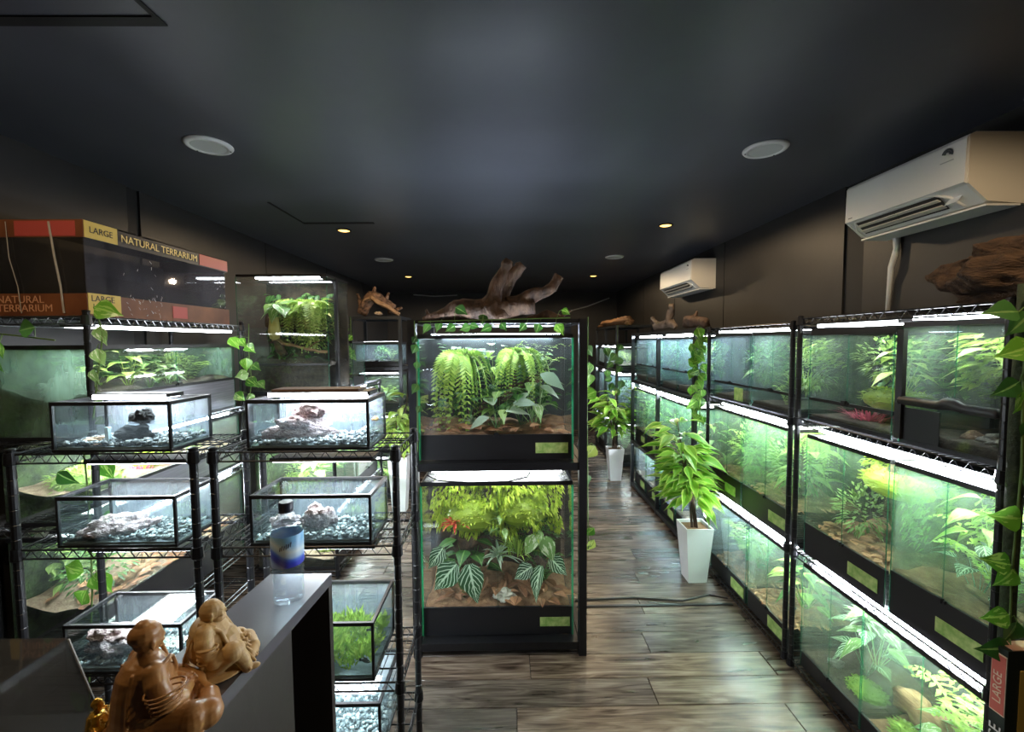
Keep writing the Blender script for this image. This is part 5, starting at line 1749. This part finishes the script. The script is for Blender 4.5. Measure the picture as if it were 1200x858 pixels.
# ------------------------------------------------------------------ water bottle
PET = glass('bottle_plastic', (.92, .95, .97), .025, (.8, .88, .95))
PETW = glass('bottle_water', (.93, .96, .98), .02, (.8, .9, .95))
bo = thing('water_bottle', 'clear plastic water bottle with blue label and dark cap on the counter ledge', 'bottle', (-.522, 1.01, 1.04))
prof = [(.026, 0), (.032, .004), (.034, .012), (.034, .035), (.0325, .040), (.034, .046), (.034, .066), (.0325, .071), (.034, .077), (.034, .098), (.0325, .103), (.0345, .110),
        (.0345, .165), (.033, .178), (.027, .195), (.018, .208), (.0145, .214), (.0145, .222)]
MB().lathe(prof, 32, cap=False).build('shell', PET, bo, smooth=True)
MB().lathe([(.0, .003)] + [(r - .0015, z + .002) for r, z in prof[1:14]] + [(0, .18)], 28, cap=False).build('water', PETW, bo, smooth=True)


def label_material():
    m, N, L, b = nodes_of('blue_bottle_label')
    tc = N.new('ShaderNodeTexCoord')
    sx = N.new('ShaderNodeSeparateXYZ')
    L.new(tc.outputs['Object'], sx.inputs[0])
    wv = math_n(N, L, 'MULTIPLY', math_n(N, L, 'SINE', math_n(N, L, 'MULTIPLY', sx.outputs[0], 70)), .006)
    z = math_n(N, L, 'ADD', sx.outputs[2], wv)
    z = math_n(N, L, 'ADD', z, math_n(N, L, 'MULTIPLY', sx.outputs[0], .25))
    f = math_n(N, L, 'MULTIPLY', math_n(N, L, 'SUBTRACT', z, .095), 14)
    r = ramp(N, L, f, [(0, (.30, .42, .75)), (.14, (.06, .06, .50)), (.30, (.04, .07, .62)), (.40, (.10, .22, .78)), (.48, (.40, .60, .88)), (.66, (.70, .84, .94)), (.84, (.34, .62, .90)), (1, (.22, .52, .88))])
    L.new(r.outputs[0], b.inputs['Base Color'])
    b.inputs['Roughness'].default_value = .3
    return m


MB().lathe([(.0352, .094), (.0356, .097), (.0356, .164), (.0352, .167)], 32, cap=False).build('label', label_material(), bo, smooth=True)
MB().lathe([(.0155, .220), (.0160, .224), (.0160, .236), (.0148, .240), (0, .2405)], 24).build('cap', mat('navy_cap', (.015, .018, .04), .4), bo, smooth=False)
MB().lathe([(.0162, .2165), (.0162, .220)], 24).build('cap_ring', mat('navy_cap', (.015, .018, .04), .4), bo)
for i in range(6):   # slanted print, too small to be read
    a = -PI / 2 + .02 + i * .13
    p = Vector((.0356 * math.cos(a), .0356 * math.sin(a), .140 + i * .0015))
    MB().tube([p - Vector((.0006, 0, .0045)), p + Vector((.0012, 0, .005 + .002 * (i % 2)))], .0009, 4).build('print_stroke', mat('label_ink', (.03, .04, .15), .5), bo)

# ------------------------------------------------------------------ carved figures


def carved(label, parts_fn, m, loc, rotz, s, name='carved_figure'):
    b = MB()
    parts_fn(b)
    tmp = link('tmp', b.mesh('tmp'), None)
    md = tmp.modifiers.new('r', 'REMESH')
    md.mode = 'VOXEL'
    md.voxel_size = .0065
    sm = tmp.modifiers.new('s', 'SMOOTH')
    sm.factor = .5
    sm.iterations = 7
    me = bpy.data.meshes.new_from_object(tmp.evaluated_get(bpy.context.evaluated_depsgraph_get()))
    bpy.data.objects.remove(tmp)
    me.materials.clear()
    me.materials.append(m)
    me.polygons.foreach_set('use_smooth', [True] * len(me.polygons))
    me.name = name
    o = link(name, me, None, loc, (0, 0, rotz), s)
    return tag(o, label, 'figurine')


def arc(b, c, rx, ry, z, a0, a1, r, n=14, zf=None, ax=0):
    b.tube([(c[0] + rx * math.cos(a0 + (a1 - a0) * i / n), c[1] + ry * math.sin(a0 + (a1 - a0) * i / n), z + (zf(i / n) if zf else 0)) for i in range(n + 1)], r, 7)


def face(b, c, r, tilt=0):
    """nose, brows, lips, chin, ears on a head looking along +x"""
    x, y, z = c
    b.ell((x + r * .55, y, z - r * .15), (r * .55, r * .72, r * .85))
    b.ell((x + r * 1.06, y, z - r * .15), (r * .16, r * .13, r * .26), (0, -.3, 0))
    b.ell((x + r * .92, y, z + r * .12), (r * .16, r * .55, r * .08))
    b.ell((x + r * 1.0, y, z - r * .55), (r * .10, r * .26, r * .07))
    b.ell((x + r * .92, y, z - r * .68), (r * .12, r * .22, r * .07))
    b.ell((x + r * .82, y, z - r * .88), (r * .2, r * .26, r * .16))
    for s in (-1, 1):
        b.ell((x + r * .85, y + s * r * .42, z - r * .38), (r * .2, r * .22, r * .22))
        b.ell((x + r * .90, y + s * r * .33, z - r * .03), (r * .09, r * .19, r * .05))
        b.ell((x + r * .05, y + s * r * .98, z - r * .2), (r * .2, r * .1, r * .42))
        b.ell((x + r * .08, y + s * r * .96, z - r * .62), (r * .12, r * .09, r * .2))


def fingers(b, p, d, side, n=4, L=.075, r=.014, curl=-.6):
    p, d, side = Vector(p), Vector(d).normalized(), Vector(side).normalized()
    for i in range(n):
        q = p + side * ((i - (n - 1) / 2) * r * 1.9)
        l = L * (.85, 1, .95, .75)[i % 4]
        b.tube([q, q + d * l * .5, q + d * l * .9 + Vector((0, 0, curl * l * .4))], [r, r * .9, r * .7], 7)
    q = p - side * r * 3 - d * L * .2
    b.tube([q, q + d * L * .4 + Vector((0, 0, .02)), q + d * L * .7 + Vector((0, 0, .025))], [r, r * .95, r * .75], 7)


def limb(b, pts, rad):
    b.tube(pts, rad, 20)
    for p, r in zip(pts, rad):
        b.ell(p, (r * 1.03,) * 3, None, 18, 12)


def seated(b):       # cross-legged figure, one unit tall, looking along +x
    b.ell((0, 0, .46), (.165, .20, .27))
    b.ell((-.02, 0, .60), (.15, .245, .14))
    b.ell((.03, 0, .27), (.20, .25, .16))
    limb(b, [(-.015, 0, .68), (.0, 0, .78)], [.085, .07])
    b.ell((.0, 0, .86), (.115, .105, .125))
    face(b, (0, 0, .86), .105)
    b.ell((-.02, 0, .91), (.125, .115, .10))
    b.ell((-.03, 0, .99), (.06, .06, .045))
    for s in (-1, 1):   # arms, legs
        limb(b, [(-.02, s * .17, .63), (-.02, s * .23, .55), (-.0, s * .265, .46), (.04, s * .28, .37)], [.085, .085, .082, .078])
        limb(b, [(.04, s * .28, .37), (.15, s * .23, .32), (.25, s * .09, .29)], [.078, .066, .045])
        limb(b, [(0, s * .15, .17), (.18, s * .34, .15), (.30, s * .36, .13)], [.15, .14, .12])
        limb(b, [(.30, s * .36, .13), (.38, s * .16, .13), (.36, -s * .06, .14)], [.12, .09, .07])
        fingers(b, (.27, s * .07, .30), (.2, -s, 0), (1, 0, .2), 4, .09, .018, -.2)
        for k in range(5):   # folds over sleeve and leg
            arc(b, (.02, s * .30), .10 + .012 * k, .05 + .012 * k, .34 + .045 * k, 0, 2 * PI, .010)
            b.tube([(.05 + .05 * k, s * (.18 + .03 * k), .30 - .01 * k), (.14 + .05 * k, s * (.36 + .01 * k), .25 - .02 * k), (.18 + .05 * k, s * (.43 - .01 * k), .10)], .013, 6)
    # robe back, hem of ripples, seat
    b.tube([(-.01, 0, .73), (-.02, 0, .66), (-.035, 0, .58), (-.045, 0, .46), (-.03, 0, .28), (.0, 0, .06)], [.06, .15, .195, .215, .26, .34], 28)
    for k in range(6):
        y = -.15 + .06 * k
        b.tube([(-.15, y * .8, .66), (-.235 + abs(y) * .3, y, .46), (-.265 + abs(y) * .3, y * 1.25, .28), (-.30 + abs(y) * .3, y * 1.5, .08)], .016, 6)
    arc(b, (.0, 0), .15, .20, .66, .6, 2 * PI - .6, .020, 18, lambda t: .02 * math.cos(t * 2 * PI))
    b.tube([(.13, .16, .68), (.17, .05, .50), (.16, -.08, .36)], .018, 7)
    b.tube([(.13, -.14, .68), (.18, -.04, .52), (.19, .02, .38)], .016, 7)
    b.ell((.06, 0, .07), (.38, .45, .075), None, 24, 9)
    for k in range(26):
        a = 2 * PI * k / 26
        b.ell((.06 + .39 * math.cos(a), .455 * math.sin(a), .045), (.045, .045, .05), None, 8, 6)
        a += .12
        b.ell((.06 + .36 * math.cos(a), .42 * math.sin(a), .115), (.035, .035, .04), None, 8, 6)
    for k in range(7):
        arc(b, (.12, 0), .08 + .042 * k, .06 + .045 * k, .235 - .02 * k, -1.35, 1.35, .011, 16)


def laughing(b):     # stout seated figure with bare belly, one knee up, one unit tall
    b.ell((0, 0, .42), (.27, .31, .33))
    b.ell((.12, 0, .36), (.24, .25, .24))
    b.ell((-.03, 0, .62), (.20, .30, .14))
    b.ell((.03, 0, .84), (.145, .135, .155))
    face(b, (.04, 0, .84), .14)
    b.ell((.10, 0, .73), (.11, .12, .06))
    for s in (-1, 1):
        limb(b, [(-.03, s * .20, .64), (-.02, s * .28, .55), (.02, s * .34, .43), (.10, s * .34, .32)], [.11, .11, .10, .09])
        for k in range(4):
            arc(b, (.03, s * .35), .12, .07, .34 + .06 * k, 0, 2 * PI, .013)
    limb(b, [(.10, .36, .32), (.26, .24, .30), (.34, .10, .30)], [.09, .075, .055])
    limb(b, [(.10, -.36, .32), (.26, -.33, .36), (.36, -.27, .42)], [.095, .08, .055])
    fingers(b, (.37, -.27, .42), (1, .1, -.5), (0, 1, 0), 4, .09, .02, -1)
    fingers(b, (.34, .09, .31), (.6, -1, -.1), (.6, .5, .2), 4, .09, .02, -.6)
    # raised knee, folded leg
    limb(b, [(.05, -.22, .16), (.30, -.32, .36), (.34, -.30, .36)], [.15, .13, .11])
    limb(b, [(.34, -.30, .34), (.42, -.28, .18), (.46, -.26, .05)], [.11, .085, .07])
    b.ell((.52, -.25, .04), (.10, .06, .04))
    limb(b, [(.05, .22, .15), (.28, .38, .13), (.40, .34, .11)], [.16, .14, .12])
    limb(b, [(.40, .34, .11), (.50, .12, .10), (.48, -.05, .09)], [.12, .09, .06])
    b.ell((.49, -.10, .07), (.05, .09, .04))
    # open robe edges and skirt folds
    for s in (-1, 1):
        b.tube([(-.02, s * .18, .74), (.16, s * .19, .60), (.24, s * .23, .42), (.20, s * .24, .24)], [.03, .032, .028, .02], 8)
        b.tube([(-.1, s * .12, .75), (.04, s * .16, .72), (.10, s * .17, .68)], .022, 7)
    for k in range(8):
        a = -1.2 + .34 * k
        b.tube([(.20, .12 * math.sin(a), .26), (.36 + .08 * math.cos(a), .22 * math.sin(a), .20), (.47 + .10 * math.cos(a), .36 * math.sin(a), .05)], [.02, .022, .018], 7)
    for k in range(7):
        y = -.26 + .087 * k
        b.tube([(-.16, y * .8, .62), (-.25, y, .40), (-.27, y * 1.2, .10)], .014, 6)
    for k in range(5):
        b.tube([(.40, .38 - .05 * k, .22 - .01 * k), (.52, .30 - .06 * k, .14), (.57, .22 - .06 * k, .04)], .016, 6)
    for k in range(9):
        b.ell((.44 - .03 * abs(k - 4), -.1 + .055 * k, .25 + .02 * math.sin(k * 2)), (.045, .03, .045), None, 8, 6)
    b.ell((.08, 0, .06), (.44, .44, .07), None, 24, 9)


WOOD1 = mat('oiled_boxwood', (.30, .13, .035), .35, c2=(.42, .22, .08), scale=5, stretch=(1, 1, 3), bump=.05, coat=.3)
WOOD2 = mat('pale_boxwood', (.42, .27, .10), .5, c2=(.55, .38, .18), scale=6, stretch=(1, 1, 3), bump=.05)
GOLDM = mat('gold_lacquer', (.75, .42, .05), .22, .7)
carved('carved wooden cross-legged figure seen from behind, nearest on the counter ledge', seated, WOOD1, (-.566, .665, 1.038), .95, .178)
carved('paler carved stout seated figure in profile, second on the counter ledge', laughing, WOOD2, (-.562, .795, 1.038), .45, .135)
carved('tiny shiny gold seated figure beside the nearest carved one', seated, GOLDM, (-.640, .655, 1.038), .6, .062)

# ------------------------------------------------------------------ flat carton leaning at the near end of the right racks
cb = thing('carton', 'flat black and yellow carton with pink label, standing at the near rack end', 'carton', (1.365, 1.128, 0))
CBK = mat('carton_black', (.012, .022, .016), .5)
MB().box((.16, .02, .398), (.32, .04, .796)).build('box', CBK, cb)
bx('yellow_face', (.27, .002, .62), (.17, -.001, .43), CARDY, cb)
bx('top_flap', (.30, .038, .003), (.165, .020, .797), mat('carton_pinkbrown', (.55, .30, .22), .6), cb)
bx('pink_label', (.002, .034, .165), (-.001, .020, .69), mat('carton_pink', (.58, .13, .10), .5), cb)
bx('label_border', (.0015, .037, .172), (-.0004, .020, .69), CREAM, cb)
INKW = mat('carton_white', (.8, .8, .78), .5)
for body, size, z, mm in (('LARGE', .030, .635, CREAM), ('SCREEN CAGE', .042, .30, INKW)):
    rot = Matrix((Vector((0, 0, 1)), Vector((0, 1, 0)), Vector((-1, 0, 0)))).transposed().to_euler()
    text(body, size, mm, cb, (-.0035, .010 if size < .04 else .006, z), rot)
